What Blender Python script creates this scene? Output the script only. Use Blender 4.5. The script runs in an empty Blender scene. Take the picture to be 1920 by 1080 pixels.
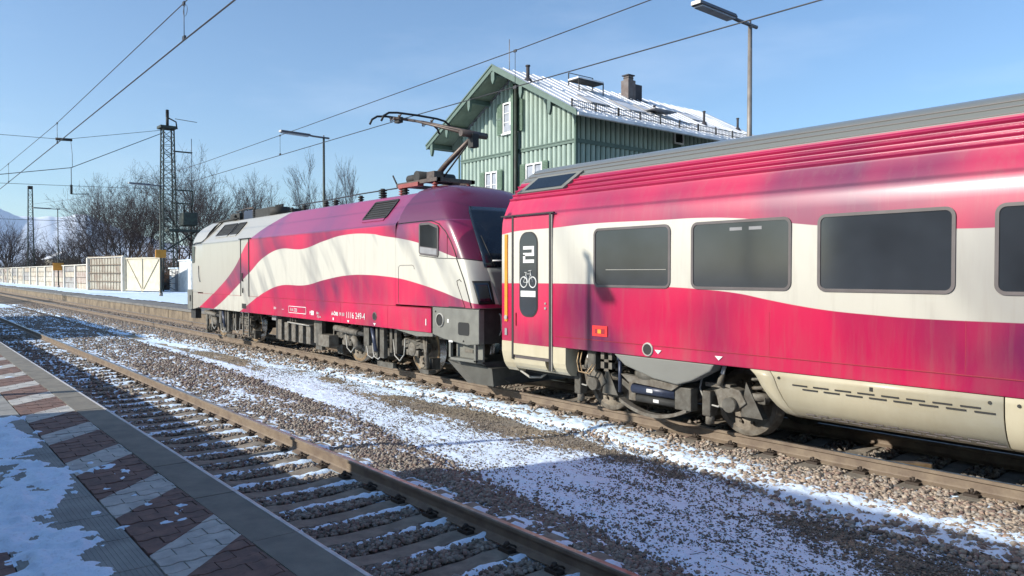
import bpy, math, random
import numpy as np
from mathutils import Vector, Matrix

random.seed(7)
RNG = np.random.default_rng(11)
SC = bpy.context.scene
COL = SC.collection
R = math.radians

# ------------------------------------------------------------------ camera, sky, sun, exposure
CAM_H = 2.196
cam_data = bpy.data.cameras.new('camera')
cam = bpy.data.objects.new('camera', cam_data)
COL.objects.link(cam)
cam_data.sensor_width = 36.0
cam_data.lens = 36.0 * 1420.0 / 1920.0
cam_data.clip_start = 0.05
cam_data.clip_end = 60000
_v = Vector((-1164.0, 28.0, -1420.0)).normalized()
_u = Vector((-math.sin(R(.9)), math.cos(R(.9)), 0))
_u = (_u - _v * _u.dot(_v)).normalized()
_X = -_v
_Y = _u.cross(_X)
_m = Matrix((_X, _Y, _u))            # rows: world axes in camera coordinates -> camera to world
cam.matrix_world = Matrix.Translation((0, 0, CAM_H)) @ _m.to_4x4()
SC.camera = cam

SUN_EL, SUN_AZ = R(25.6), R(18.5)
to_sun = Vector((-math.sin(SUN_AZ) * math.cos(SUN_EL), -math.cos(SUN_AZ) * math.cos(SUN_EL), math.sin(SUN_EL)))
world = bpy.data.worlds.new('World')
SC.world = world
world.use_nodes = True
wn = world.node_tree
bg = wn.nodes['Background']
sky = wn.nodes.new('ShaderNodeTexSky')
sky.sky_type = 'NISHITA'
sky.sun_disc = False
sky.sun_elevation = SUN_EL
sky.sun_rotation = math.atan2(to_sun.x, to_sun.y)
sky.altitude = 500
sky.air_density = 1.0
sky.dust_density = 1.3
sky.ozone_density = 1.5
# thin cirrus wisps mixed into the sky
tc = wn.nodes.new('ShaderNodeTexCoord')
mp = wn.nodes.new('ShaderNodeMapping'); mp.inputs['Scale'].default_value = (1.6, 1.6, 7.0)
mp.inputs['Rotation'].default_value = (0.1, 0.15, 0.3)
nz = wn.nodes.new('ShaderNodeTexNoise'); nz.inputs['Scale'].default_value = 2.2; nz.inputs['Detail'].default_value = 7
nz.inputs['Roughness'].default_value = .58
mr = wn.nodes.new('ShaderNodeMapRange'); mr.inputs['From Min'].default_value = .50; mr.inputs['From Max'].default_value = .80
mr.inputs['To Max'].default_value = .13
mx = wn.nodes.new('ShaderNodeMix'); mx.data_type = 'RGBA'; mx.inputs[7].default_value = (7.5, 8.2, 9.4, 1)
wn.links.new(tc.outputs['Generated'], mp.inputs['Vector']); wn.links.new(mp.outputs[0], nz.inputs['Vector'])
wn.links.new(nz.outputs['Fac'], mr.inputs['Value']); wn.links.new(mr.outputs[0], mx.inputs[0])
tint = wn.nodes.new('ShaderNodeMix'); tint.data_type = 'RGBA'; tint.blend_type = 'MULTIPLY'; tint.inputs[0].default_value = 1
tint.inputs[7].default_value = (.80, 1.03, 1.21, 1)      # camera white balance of a cold clear day
wn.links.new(sky.outputs[0], tint.inputs[6]); wn.links.new(tint.outputs[2], mx.inputs[6]); wn.links.new(mx.outputs[2], bg.inputs['Color'])
bg.inputs['Strength'].default_value = 0.12
sd = bpy.data.lights.new('sun', 'SUN')
sd.energy = 5.0; sd.angle = R(.55); sd.color = (1.0, .93, .82)
sun = bpy.data.objects.new('sun', sd); COL.objects.link(sun)
sun.rotation_euler = to_sun.to_track_quat('Z', 'Y').to_euler()
SC.view_settings.view_transform = 'Standard'
SC.view_settings.look = 'None'
SC.view_settings.exposure = 0.46
SC.view_settings.gamma = 1.0
SC.view_settings.use_curve_mapping = False

# ------------------------------------------------------------------ materials
def nodes(name):
    m = bpy.data.materials.new(name); m.use_nodes = True
    return m, m.node_tree, m.node_tree.nodes['Principled BSDF']
def N(nt, t, **kw):
    n = nt.nodes.new(t)
    for k, v in kw.items(): setattr(n, k, v)
    return n
def c4(c): return (c[0], c[1], c[2], 1)
def noise(nt, scale, detail=4, rough=.55, src=None, stretch=None):
    n = N(nt, 'ShaderNodeTexNoise'); n.inputs['Scale'].default_value = scale
    n.inputs['Detail'].default_value = detail; n.inputs['Roughness'].default_value = rough
    g = N(nt, 'ShaderNodeNewGeometry')
    s = g.outputs['Position'] if src is None else src
    if stretch:
        mpn = N(nt, 'ShaderNodeMapping'); mpn.inputs['Scale'].default_value = stretch
        nt.links.new(s, mpn.inputs['Vector']); s = mpn.outputs[0]
    nt.links.new(s, n.inputs['Vector'])
    return n.outputs['Fac']
def mrange(nt, src, a, b, c=0., d=1.):
    n = N(nt, 'ShaderNodeMapRange'); nt.links.new(src, n.inputs['Value'])
    for k, v in zip(('From Min', 'From Max', 'To Min', 'To Max'), (a, b, c, d)): n.inputs[k].default_value = v
    return n.outputs[0]
def mixc(nt, f, a, b):
    n = N(nt, 'ShaderNodeMix', data_type='RGBA')
    if isinstance(f, float): n.inputs[0].default_value = f
    else: nt.links.new(f, n.inputs[0])
    for i, s in ((6, a), (7, b)):
        if isinstance(s, tuple): n.inputs[i].default_value = c4(s)
        else: nt.links.new(s, n.inputs[i])
    return n.outputs[2]
def math_(nt, op, a, b=None):
    n = N(nt, 'ShaderNodeMath', operation=op)
    for i, s in ((0, a), (1, b)):
        if s is None: continue
        if isinstance(s, (int, float)): n.inputs[i].default_value = s
        else: nt.links.new(s, n.inputs[i])
    return n.outputs[0]
def bump(nt, bsdf, src, strength, dist):
    b = N(nt, 'ShaderNodeBump'); b.inputs['Strength'].default_value = strength; b.inputs['Distance'].default_value = dist
    nt.links.new(src, b.inputs['Height']); nt.links.new(b.outputs[0], bsdf.inputs['Normal'])
    return b
def pm(name, col, rough=.6, metal=0., col2=None, vs=3., amt=(.35, .65), bs=0., bd=.003, coat=0., island=None, stretch=None, spec=None):
    """base colour mottled to a second colour by noise, plus optional fine bump and per-island variation"""
    m, nt, p = nodes(name)
    p.inputs['Roughness'].default_value = rough; p.inputs['Metallic'].default_value = metal
    if spec is not None: p.inputs['Specular IOR Level'].default_value = spec
    if coat: p.inputs['Coat Weight'].default_value = coat; p.inputs['Coat Roughness'].default_value = .08
    col2 = col2 or tuple(x * .72 for x in col)
    f = mrange(nt, noise(nt, vs, 6, .62, stretch=stretch), amt[0], amt[1])
    out = mixc(nt, f, tuple(col), tuple(col2))
    if island:
        g = N(nt, 'ShaderNodeNewGeometry')
        cr = N(nt, 'ShaderNodeValToRGB'); nt.links.new(g.outputs['Random Per Island'], cr.inputs[0])
        el = cr.color_ramp.elements
        el[0].color = c4(island[0]); el[0].position = 0
        el[1].color = c4(island[-1]); el[1].position = 1
        for i, ic in enumerate(island[1:-1]):
            e = el.new((i + 1) / (len(island) - 1)); e.color = c4(ic)
        mm = N(nt, 'ShaderNodeMix', data_type='RGBA', blend_type='MULTIPLY'); mm.inputs[0].default_value = 1
        nt.links.new(out, mm.inputs[6]); nt.links.new(cr.outputs[0], mm.inputs[7]); out = mm.outputs[2]
    nt.links.new(out, p.inputs['Base Color'])
    if bs: bump(nt, p, noise(nt, bs, 5, .6), .6, bd)
    return m
M = {}
M['steel_top'] = pm('rail_steel_worn', (.42, .40, .38), .32, .85, (.22, .17, .13), 9)
M['rail'] = pm('rail_rust', (.20, .155, .11), .7, .0, (.13, .095, .07), 5, bs=60)
M['concrete'] = pm('sleeper_concrete', (.26, .225, .18), .9, 0, (.15, .13, .105), 6, bs=50, bd=.004)
M['clip'] = pm('clip_iron', (.06, .045, .035), .7, .3)
M['slab'] = pm('edge_slab_concrete', (.21, .195, .16), .85, 0, (.15, .14, .12), 5, bs=130, bd=.003)
M['slab2'] = pm('tactile_slab_concrete', (.30, .30, .28), .9, 0, (.21, .21, .20), 4, bs=120, bd=.003)
M['nosing'] = pm('nosing_light', (.62, .60, .60), .5, 0, (.46, .44, .44), 8, bs=40)
M['paver_r'] = pm('paver_red', (.21, .125, .10), .9, 0, (.12, .08, .07), 11, bs=70, bd=.004)
M['paver_w'] = pm('paver_white', (.50, .49, .455), .85, 0, (.34, .335, .32), 9, bs=70, bd=.003)
M['platform'] = pm('platform_concrete', (.24, .22, .19), .9, 0, (.14, .125, .105), 1.1, bs=30, bd=.006)
M['asphalt'] = pm('far_platform_paving', (.20, .195, .185), .9, 0, (.13, .125, .12), 1.2, bs=40)
M['wall_block'] = pm('platform_wall_block', (.25, .20, .14), .9, 0, (.12, .095, .07), 1.6, bs=25, bd=.008)
M['grey'] = pm('grey_enamel', (.175, .175, .155), .5, .0, (.13, .13, .115), 4, bs=0)
M['dark'] = pm('underframe_dark', (.032, .032, .03), .75, 0, (.018, .018, .017), 6)
M['bogie'] = pm('bogie_grey', (.11, .105, .09), .65, .1, (.05, .042, .032), 7, bs=40, bd=.002)
M['bogie2'] = pm('bogie_dusty', (.17, .158, .135), .7, .1, (.085, .07, .052), 9, bs=40, bd=.002)
M['wheel'] = pm('wheel_dusty', (.16, .14, .11), .6, .4, (.08, .065, .05), 9)
M['wheel_b'] = pm('wheel_rust_gold', (.36, .26, .15), .5, .5, (.18, .12, .07), 9)
M['tread'] = pm('wheel_tread', (.5, .49, .47), .25, .95, (.35, .33, .3), 6)
M['damper'] = pm('damper_blue', (.035, .045, .08), .4, .2)
M['white'] = pm('white_plate', (.75, .75, .73), .5)
M['plough'] = pm('plough_dark_grey', (.075, .075, .066), .6, 0, (.05, .048, .04), 4)
M['cream'] = pm('cream_enamel', (.50, .455, .33), .4, 0, (.41, .36, .25), 1.6, coat=.3, stretch=(1, 1, .35))
M['black'] = pm('black_rubber', (.012, .012, .012), .6)
M['seam'] = pm('seam_dark', (.02, .018, .018), .6)
M['roofgrey'] = pm('roof_grey', (.18, .185, .168), .6, 0, (.14, .14, .128), 1.5, stretch=(.3, 1, 1))
M['frame'] = pm('window_rubber', (.10, .085, .085), .5)
M['orange'] = pm('orange_strip', (.80, .28, .02), .4)
M['redbox'] = pm('red_plate', (.75, .03, .03), .4)
M['reddark'] = pm('dark_red_plate', (.28, .006, .02), .5)
M['redins'] = pm('brown_red_insulator', (.30, .07, .06), .45)
M['hose'] = pm('grey_hose', (.36, .35, .32), .45)
M['panto'] = pm('pantograph_steel', (.13, .10, .085), .5, .5, (.07, .055, .05), 8)
M['wire'] = pm('catenary_wire', (.05, .05, .055), .5, .5)
M['mast'] = pm('mast_green_steel', (.045, .065, .05), .6, .2, (.03, .03, .028), 3)
M['galv'] = pm('galvanised_pole', (.30, .27, .24), .5, .4, (.2, .18, .16), 3)
M['lamp'] = pm('lamp_housing', (.10, .10, .12), .45)
M['lampglass'] = pm('lamp_diffuser', (.35, .38, .45), .25)
M['lampedge'] = pm('lamp_end', (.65, .6, .55), .4)
M['sign_o'] = pm('orange_sign', (.62, .27, .03), .5)
M['wood'] = pm('sage_board', (.37, .46, .405), .75, 0, (.26, .34, .305), 5, stretch=(1, 1, .15), bs=60, bd=.002)
M['woodgap'] = pm('sage_gap', (.055, .085, .065), .85)
M['trim'] = pm('green_trim', (.10, .155, .13), .6, 0, (.08, .125, .105), 4)
M['shutter'] = pm('green_shutter', (.095, .16, .115), .6, 0, (.075, .13, .09), 5)
M['wframe'] = pm('white_window_frame', (.78, .79, .78), .5)
M['curtain'] = pm('grey_blind', (.33, .36, .42), .9)
M['roofsnow'] = pm('snowy_sheet_roof', (.80, .80, .82), .5, 0, (.50, .53, .57), .9, amt=(.44, .66), bs=25, bd=.006)
M['brick'] = pm('chimney_brick', (.17, .15, .145), .9, 0, (.13, .10, .09), 4, bs=30)
M['chimney_dark'] = pm('chimney_dark', (.05, .045, .05), .8)
M['bark'] = pm('bark', (.036, .029, .026), .9, 0, (.022, .019, .018), 6)
M['twig'] = pm('twigs', (.055, .042, .044), .9, 0, (.036, .030, .034), 3)
M['fencepost'] = pm('fence_post_white', (.62, .60, .55), .8, 0, (.5, .47, .4), 2)
M['gate'] = pm('gate_cream', (.58, .53, .41), .7, 0, (.48, .43, .33), 2)
M['cab'] = pm('cabinet_white', (.72, .73, .72), .6)
M['cabgrey'] = pm('cabinet_grey', (.25, .25, .26), .6)
M['soffit'] = pm('soffit_green', (.20, .25, .19), .8)
M['render'] = pm('plaster', (.5, .47, .4), .9, 0, (.42, .4, .34), 1)
for i, c in enumerate([(.42, .39, .32), (.36, .31, .27), (.29, .29, .28), (.44, .42, .36)]):
    M['plank%d' % i] = pm('concrete_plank_%d' % i, c, .9, 0, (c[0] * .72, c[1] * .62, c[2] * .6), .9, amt=(.45, .6))

def glass_mat(name, col, rough=.06):
    m, nt, p = nodes(name)
    nt.links.new(mixc(nt, mrange(nt, noise(nt, .9, 3), .35, .7), col, tuple(c * .55 for c in col)), p.inputs['Base Color'])
    p.inputs['Roughness'].default_value = rough
    p.inputs['Specular IOR Level'].default_value = .6
    return m
M['glass'] = glass_mat('tinted_glass', (.034, .040, .049), .11)
M['glass_dark'] = glass_mat('cab_glass', (.02, .022, .024))
M['glass_blue'] = glass_mat('windscreen', (.014, .022, .034))

# snow
def snow_mat():
    m, nt, p = nodes('snow')
    f = mrange(nt, noise(nt, 38, 5, .7), .52, .72)
    nt.links.new(mixc(nt, f, (.67, .81, .96), (.53, .63, .73)), p.inputs['Base Color'])
    p.inputs['Roughness'].default_value = .62
    bump(nt, p, noise(nt, 45, 4), .5, .012)
    return m
M['snow'] = snow_mat()
def gravel_mat(name, a, b, c, scale=90):
    m, nt, p = nodes(name)
    v = N(nt, 'ShaderNodeTexVoronoi'); v.inputs['Scale'].default_value = scale
    g = N(nt, 'ShaderNodeNewGeometry'); nt.links.new(g.outputs['Position'], v.inputs['Vector'])
    sep = N(nt, 'ShaderNodeSeparateColor'); nt.links.new(v.outputs['Color'], sep.inputs[0])
    col = mixc(nt, mrange(nt, sep.outputs[0], .1, .9), a, b)
    col = mixc(nt, mrange(nt, noise(nt, 1.3, 5), .4, .62), col, c)
    nt.links.new(col, p.inputs['Base Color']); p.inputs['Roughness'].default_value = .95
    bump(nt, p, v.outputs['Distance'], 1.0, .012)
    return m
M['gravel'] = gravel_mat('path_gravel', (.17, .15, .125), (.38, .33, .26), (.36, .295, .205))
M['ballastbed'] = gravel_mat('ballast_bed', (.06, .048, .04), (.17, .135, .10), (.10, .08, .06), 30)
M['field'] = pm('winter_field', (.10, .085, .06), .95, 0, (.72, .73, .76), .05, amt=(.42, .58), bs=2, bd=.05)
M['stone'] = pm('ballast_stone', (.9, .9, .9), .9, 0, (.65, .65, .65), 40,
                island=((.14, .12, .10), (.46, .38, .29), (.20, .13, .11), (.58, .49, .39), (.28, .22, .17), (.40, .38, .35), (.50, .38, .27), (.30, .20, .165)))
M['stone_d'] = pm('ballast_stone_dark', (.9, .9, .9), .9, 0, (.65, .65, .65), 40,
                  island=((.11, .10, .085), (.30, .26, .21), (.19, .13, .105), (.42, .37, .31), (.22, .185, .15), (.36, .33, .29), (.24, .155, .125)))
M['pebble'] = pm('path_pebble', (.9, .9, .9), .9, 0, (.65, .65, .65), 60,
                 island=((.12, .10, .085), (.27, .235, .19), (.18, .15, .125), (.36, .32, .26)))
M['hazed_rock'] = pm('mountain', (.74, .80, .90), .9, 0, (.66, .72, .84), .0012, amt=(.40, .66))  # snowy rock with the pale blue of distance haze put into its colour

def curve_node(nt, src, pts, x0, x1, zmax):
    n = N(nt, 'ShaderNodeFloatCurve')
    cv = n.mapping.curves[0]
    pts = sorted(pts)
    P = [((x - x0) / (x1 - x0), z / zmax) for x, z in pts]
    cv.points[0].location = P[0]; cv.points[1].location = P[-1]
    for q in P[1:-1]: cv.points.new(*q)
    n.mapping.extend = 'HORIZONTAL'
    n.mapping.update()
    f = mrange(nt, src, x0, x1)
    nt.links.new(f, n.inputs['Value'])
    return math_(nt, 'MULTIPLY', n.outputs[0], zmax)
RED = (.33, .005, .055)
RED_D = (.135, .009, .058)
RED_L = (.50, .007, .062)
WHT = (.51, .49, .425)
WHT_D = (.32, .31, .285)
def livery(name, U, L, x0, x1, diag=None, fold=(1.0, 1.0), greytop=None, toptone=False):
    """flag livery: white ribbon between curves U and L on red, both with printed folds; diag: cream forward of that line"""
    m, nt, p = nodes(name)
    g = N(nt, 'ShaderNodeNewGeometry')
    s = N(nt, 'ShaderNodeSeparateXYZ'); nt.links.new(g.outputs['Position'], s.inputs[0])
    x, z = s.outputs['X'], s.outputs['Z']
    u = curve_node(nt, x, U, x0, x1, 5.); l = curve_node(nt, x, L, x0, x1, 5.)
    above = mrange(nt, math_(nt, 'SUBTRACT', z, u), -.004, .004)
    below = mrange(nt, math_(nt, 'SUBTRACT', l, z), -.004, .004)
    isred = math_(nt, 'MAXIMUM', above, below)
    # printed folds: slanted soft bands
    rot = N(nt, 'ShaderNodeMapping'); rot.inputs['Rotation'].default_value = (0, R(fold[1]), 0)
    nt.links.new(g.outputs['Position'], rot.inputs['Vector'])
    mpn = N(nt, 'ShaderNodeMapping'); mpn.inputs['Scale'].default_value = (fold[0], .02, fold[0] * .22)
    nt.links.new(rot.outputs[0], mpn.inputs['Vector'])
    n1 = N(nt, 'ShaderNodeTexNoise'); n1.inputs['Scale'].default_value = 1.0; n1.inputs['Detail'].default_value = 2.5; n1.inputs['Roughness'].default_value = .5
    nt.links.new(mpn.outputs[0], n1.inputs['Vector'])
    f1 = mrange(nt, n1.outputs['Fac'], .36, .62)
    n2 = noise(nt, .55, 2, .4, stretch=(1, .02, 1.1))
    f2 = mrange(nt, n2, .40, .60)
    red = mixc(nt, f1, RED_D, RED); red = mixc(nt, f2, red, RED_L)
    wht = mixc(nt, mrange(nt, n1.outputs['Fac'], .34, .5), WHT_D, WHT)
    # road dirt, heavier low on the body sides, streaked
    dirt = noise(nt, 2.4, 6, .65, stretch=(1.6, 1, .35))
    low = mrange(nt, z, 1.7, 1.0)
    streak = noise(nt, 7., 4, .7, stretch=(1.2, 1, .10))
    base = mixc(nt, isred, wht, red)
    if diag:
        dx = curve_node(nt, z, diag[0], 0., 5., 1.0) if False else None
        n = N(nt, 'ShaderNodeFloatCurve'); cv = n.mapping.curves[0]
        P = [(zz / 5., (xx + 30.) / 20.) for zz, xx in diag]
        cv.points[0].location = P[0]; cv.points[1].location = P[-1]
        for q in P[1:-1]: cv.points.new(*q)
        n.mapping.extend = 'HORIZONTAL'; n.mapping.update()
        nt.links.new(math_(nt, 'DIVIDE', z, 5.), n.inputs['Value'])
        xd = math_(nt, 'SUBTRACT', math_(nt, 'MULTIPLY', n.outputs[0], 20.), 30.)
        fr = mrange(nt, math_(nt, 'SUBTRACT', xd, x), -.004, .004)
        base = mixc(nt, fr, base, (.37, .35, .30))
    base = mixc(nt, math_(nt, 'MULTIPLY', mrange(nt, dirt, .42, .75, 0, .30), math_(nt, 'ADD', low, .15)), base, (.20, .15, .11))
    base = mixc(nt, mrange(nt, streak, .50, .80, 0, .20), base, (.20, .16, .13))
    if toptone:      # mauve mixed into the red roof slopes; darker wine red over the cab hood
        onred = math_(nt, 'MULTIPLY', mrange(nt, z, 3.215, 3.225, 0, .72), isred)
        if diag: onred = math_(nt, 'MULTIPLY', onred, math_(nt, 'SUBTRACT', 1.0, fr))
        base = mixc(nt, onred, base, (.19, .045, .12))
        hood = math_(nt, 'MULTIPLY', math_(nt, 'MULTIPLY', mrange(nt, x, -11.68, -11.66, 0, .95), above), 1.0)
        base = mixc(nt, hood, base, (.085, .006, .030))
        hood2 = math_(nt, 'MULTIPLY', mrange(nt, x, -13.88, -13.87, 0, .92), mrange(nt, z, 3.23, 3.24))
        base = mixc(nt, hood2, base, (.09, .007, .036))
    else:
        base = mixc(nt, mrange(nt, z, 3.457, 3.462, 0, .6), base, (.28, .006, .05))
    if greytop:
        base = mixc(nt, mrange(nt, z, greytop - .003, greytop + .003), base, (.165, .17, .153))
    nt.links.new(base, p.inputs['Base Color'])
    p.inputs['Roughness'].default_value = .38
    p.inputs['Coat Weight'].default_value = .55; p.inputs['Coat Roughness'].default_value = .14
    bump(nt, p, noise(nt, 1.1, 3, .5), .10, .01)
    return m
LU = [(-27.2, 0.60), (-25.12, 1.14), (-23.17, 1.87), (-22.26, 2.23), (-21.10, 2.67), (-20.0, 2.856), (-18.58, 2.82), (-17.3, 2.985), (-16.24, 3.09), (-14.85, 3.056), (-14.5, 3.007), (-13.66, 2.911), (-12.97, 2.80), (-12.34, 2.65), (-11.67, 2.49), (-10.87, 2.371)]
LL = [(-24.5, .60), (-22.99, 1.065), (-22.28, 1.30), (-21.11, 1.66), (-20.0, 1.86), (-18.38, 1.89), (-17.3, 2.03), (-16.0, 2.149), (-14.85, 2.152), (-14.49, 2.136), (-13.74, 2.085), (-13.1, 2.0), (-12.2, 1.845), (-11.6, 1.72), (-10.9, 1.60)]
LD = [(0.99, -27.12), (1.573, -25.43), (2.232, -23.83), (3.154, -22.375), (3.25, -22.17), (3.48, -21.81), (3.73, -21.16), (3.88, -20.69), (4.2, -19.8)]
M['loco'] = livery('loco_livery', LU, LL, -30., -10., diag=LD, fold=(1.9, 38), toptone=True)
CU = [(-10.378, 2.872), (-10.13, 2.905), (-9.04, 2.931), (-8.31, 2.955), (-6.755, 2.936), (-6.3, 2.933), (-5.64, 2.895), (-4.835, 2.787), (-4.5, 2.746), (-3.036, 2.645), (-2.5, 2.643), (9.5, 2.75)]
CL = [(-10.378, 2.021), (-8.137, 2.030), (-6.75, 2.007), (-6.21, 1.986), (-5.637, 1.945), (-5.18, 1.872), (-4.76, 1.81), (-4.365, 1.767), (-3.88, 1.739), (-3.54, 1.725), (-2.47, 1.722), (9.5, 1.75)]
M['coach'] = livery('coach_livery', CU, CL, -10.5, 9.5, fold=(.75, 30), greytop=3.79)

# ------------------------------------------------------------------ mesh helpers
def link(o, parent=None):
    COL.objects.link(o)
    if parent is not None: o.parent = parent
    return o
ORG = {}
def origin(o):
    return ORG.get(o.name, Vector((0, 0, 0)))
def tag(o, label=None, cat=None, group=None, kind=None):
    if label: o['label'] = label
    if cat: o['category'] = cat
    if group: o['group'] = group
    if kind: o['kind'] = kind
    return o
def empty(name, loc, label=None, cat=None, group=None, kind=None):
    o = bpy.data.objects.new(name, None); link(o); o.location = loc; o.empty_display_size = .3
    ORG[o.name] = Vector(loc)
    return tag(o, label, cat, group, kind)
class MB:
    """collects shapes in world coordinates; build() links one mesh whose origin is its top-level thing's origin"""
    def __init__(s): s.v = []; s.f = []; s.mi = []; s.sm = []
    def add(s, v, f, mi=0, smooth=False):
        o = len(s.v); s.v += [tuple(p) for p in v]
        s.f += [tuple(i + o for i in q) for q in f]; s.mi += [mi] * len(f); s.sm += [smooth] * len(f)
        return s
    def box(s, x0, x1, y0, y1, z0, z1, mi=0):
        v = [(x, y, z) for z in (z0, z1) for y in (y0, y1) for x in (x0, x1)]
        return s.add(v, [(0, 2, 3, 1), (4, 5, 7, 6), (0, 1, 5, 4), (2, 6, 7, 3), (0, 4, 6, 2), (1, 3, 7, 5)], mi)
    def bar(s, a, b, w, h=None, mi=0, up=(0, 0, 1)):
        h = h or w; a, b = Vector(a), Vector(b); d = (b - a).normalized(); u = Vector(up)
        if abs(d.dot(u)) > .95: u = Vector((0, 1, 0))
        l = d.cross(u).normalized(); u = l.cross(d)
        v = [p + l * sx * w / 2 + u * sy * h / 2 for p in (a, b) for sx, sy in ((-1, -1), (1, -1), (1, 1), (-1, 1))]
        return s.add(v, [(3, 2, 1, 0), (4, 5, 6, 7), (0, 1, 5, 4), (1, 2, 6, 5), (2, 3, 7, 6), (3, 0, 4, 7)], mi)
    def tube(s, pts, r, n=8, mi=0, cap=True, smooth=True):
        pts = [Vector(p) for p in pts]
        rs = r if isinstance(r, (list, tuple)) else [r] * len(pts)
        v = []; prev = None
        for i, p in enumerate(pts):
            d = (pts[min(i + 1, len(pts) - 1)] - pts[max(i - 1, 0)]).normalized()
            if prev is None:
                u = Vector((0, 0, 1)) if abs(d.z) < .9 else Vector((1, 0, 0))
                prev = (u - d * u.dot(d)).normalized()
            else:
                prev = (prev - d * prev.dot(d)).normalized()
            w = d.cross(prev)
            v += [p + (prev * math.cos(2 * math.pi * k / n) + w * math.sin(2 * math.pi * k / n)) * rs[i] for k in range(n)]
        f = [(i * n + k, i * n + (k + 1) % n, (i + 1) * n + (k + 1) % n, (i + 1) * n + k) for i in range(len(pts) - 1) for k in range(n)]
        s.add(v, f, mi, smooth)
        if cap:
            o = len(s.v) - len(v)
            s.f += [tuple(o + k for k in reversed(range(n))), tuple(o + (len(pts) - 1) * n + k for k in range(n))]
            s.mi += [mi] * 2; s.sm += [False] * 2
        return s
    def cyl(s, a, b, r, n=16, mi=0, r2=None): return s.tube([a, b], [r, r if r2 is None else r2], n, mi)
    def prism(s, poly, axis, a, b, mi=0, smooth=False):
        """poly of 2D points extruded along axis between a and b. axis x:(y,z)  y:(x,z)  z:(x,y)"""
        def P(p, t):
            return {'x': (t, p[0], p[1]), 'y': (p[0], t, p[1]), 'z': (p[0], p[1], t)}[axis]
        n = len(poly); v = [P(p, a) for p in poly] + [P(p, b) for p in poly]
        ar = sum(poly[i][0] * poly[(i + 1) % n][1] - poly[(i + 1) % n][0] * poly[i][1] for i in range(n))
        flip = (ar > 0) != (axis == 'y')
        if b < a: flip = not flip
        side = [(i, (i + 1) % n, n + (i + 1) % n, n + i) for i in range(n)]
        c1, c2 = tuple(reversed(range(n))), tuple(range(n, 2 * n))
        if not flip: side = [tuple(reversed(q)) for q in side]; c1, c2 = tuple(reversed(c1)), tuple(reversed(c2))
        s.add(v, side, mi, smooth); o = len(s.v) - 2 * n
        s.f += [tuple(i + o for i in c1), tuple(i + o for i in c2)]; s.mi += [mi] * 2; s.sm += [False] * 2
        return s
    def lathe(s, c, prof, n=24, mi=0, axis='y'):
        """prof: (offset along axis, radius)"""
        v = []
        for t, r in prof:
            for k in range(n):
                a = 2 * math.pi * k / n; p, q = r * math.cos(a), r * math.sin(a)
                v.append({'y': (c[0] + p, c[1] + t, c[2] + q), 'z': (c[0] + p, c[1] + q, c[2] + t), 'x': (c[0] + t, c[1] + p, c[2] + q)}[axis])
        m_ = len(prof)
        f = [(i * n + k, i * n + (k + 1) % n, (i + 1) * n + (k + 1) % n, (i + 1) * n + k) for i in range(m_ - 1) for k in range(n)]
        return s.add(v, f, mi, True)
    def build(s, name, mats, parent=None, bevel=0., label=None, sharp=None):
        if not isinstance(mats, (list, tuple)): mats = [mats]
        me = bpy.data.meshes.new(name)
        top = parent
        while top is not None and top.parent is not None: top = top.parent
        o0 = origin(top) if top is not None else Vector((0, 0, 0))
        me.from_pydata([(p[0] - o0.x, p[1] - o0.y, p[2] - o0.z) for p in s.v], [], s.f)
        me.polygons.foreach_set('material_index', s.mi)
        me.polygons.foreach_set('use_smooth', s.sm)
        for m_ in mats: me.materials.append(M[m_] if isinstance(m_, str) else m_)
        if sharp is not None:
            me.polygons.foreach_set('use_smooth', [True] * len(me.polygons))
            me.set_sharp_from_angle(angle=R(sharp))
        me.update()
        o = bpy.data.objects.new(name, me); link(o, parent)
        if bevel:
            b = o.modifiers.new('bevel', 'BEVEL'); b.width = bevel; b.segments = 2; b.limit_method = 'ANGLE'; b.angle_limit = R(40)
        if label: o['label'] = label
        return o
def single(mb, name, mats, label, cat, group=None, **kw):
    return tag(mb.build(name, mats, None, **kw), label, cat, group)
def copy_tree(o, parent=None):
    c = o.copy(); COL.objects.link(c); c.parent = parent
    if o.name in ORG: ORG[c.name] = ORG[o.name].copy()
    for ch in list(o.children): copy_tree(ch, c)
    return c
def npmesh(name, v, f, mats, kind=None, smooth=False, parent=None, mi=None):
    me = bpy.data.meshes.new(name)
    v = np.ascontiguousarray(v, dtype=np.float32); f = np.ascontiguousarray(f, dtype=np.int32)
    k = f.shape[1]
    me.vertices.add(len(v)); me.vertices.foreach_set('co', v.ravel())
    me.loops.add(f.size); me.loops.foreach_set('vertex_index', f.ravel())
    me.polygons.add(len(f)); me.polygons.foreach_set('loop_start', np.arange(0, f.size, k, dtype=np.int32))
    if smooth: me.polygons.foreach_set('use_smooth', np.ones(len(f), dtype=bool))
    for m_ in mats: me.materials.append(M[m_])
    if mi is not None: me.polygons.foreach_set('material_index', np.asarray(mi, dtype=np.int32))
    me.update(calc_edges=True)
    o = bpy.data.objects.new(name, me); link(o, parent)
    if kind: o['kind'] = kind
    return o
def vnoise(x, y, seed=0):
    xi = np.floor(x).astype(np.int64); yi = np.floor(y).astype(np.int64)
    fx = x - xi; fy = y - yi; fx = fx * fx * (3 - 2 * fx); fy = fy * fy * (3 - 2 * fy)
    def h(a, b):
        n = (a * 374761393 + b * 668265263 + seed * 1442695041) & 0xffffffff
        n = ((n ^ (n >> 13)) * 1274126177) & 0xffffffff
        return ((n ^ (n >> 16)) & 0xffff) / 65535.0
    return (h(xi, yi) * (1 - fx) + h(xi + 1, yi) * fx) * (1 - fy) + (h(xi, yi + 1) * (1 - fx) + h(xi + 1, yi + 1) * fx) * fy
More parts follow.
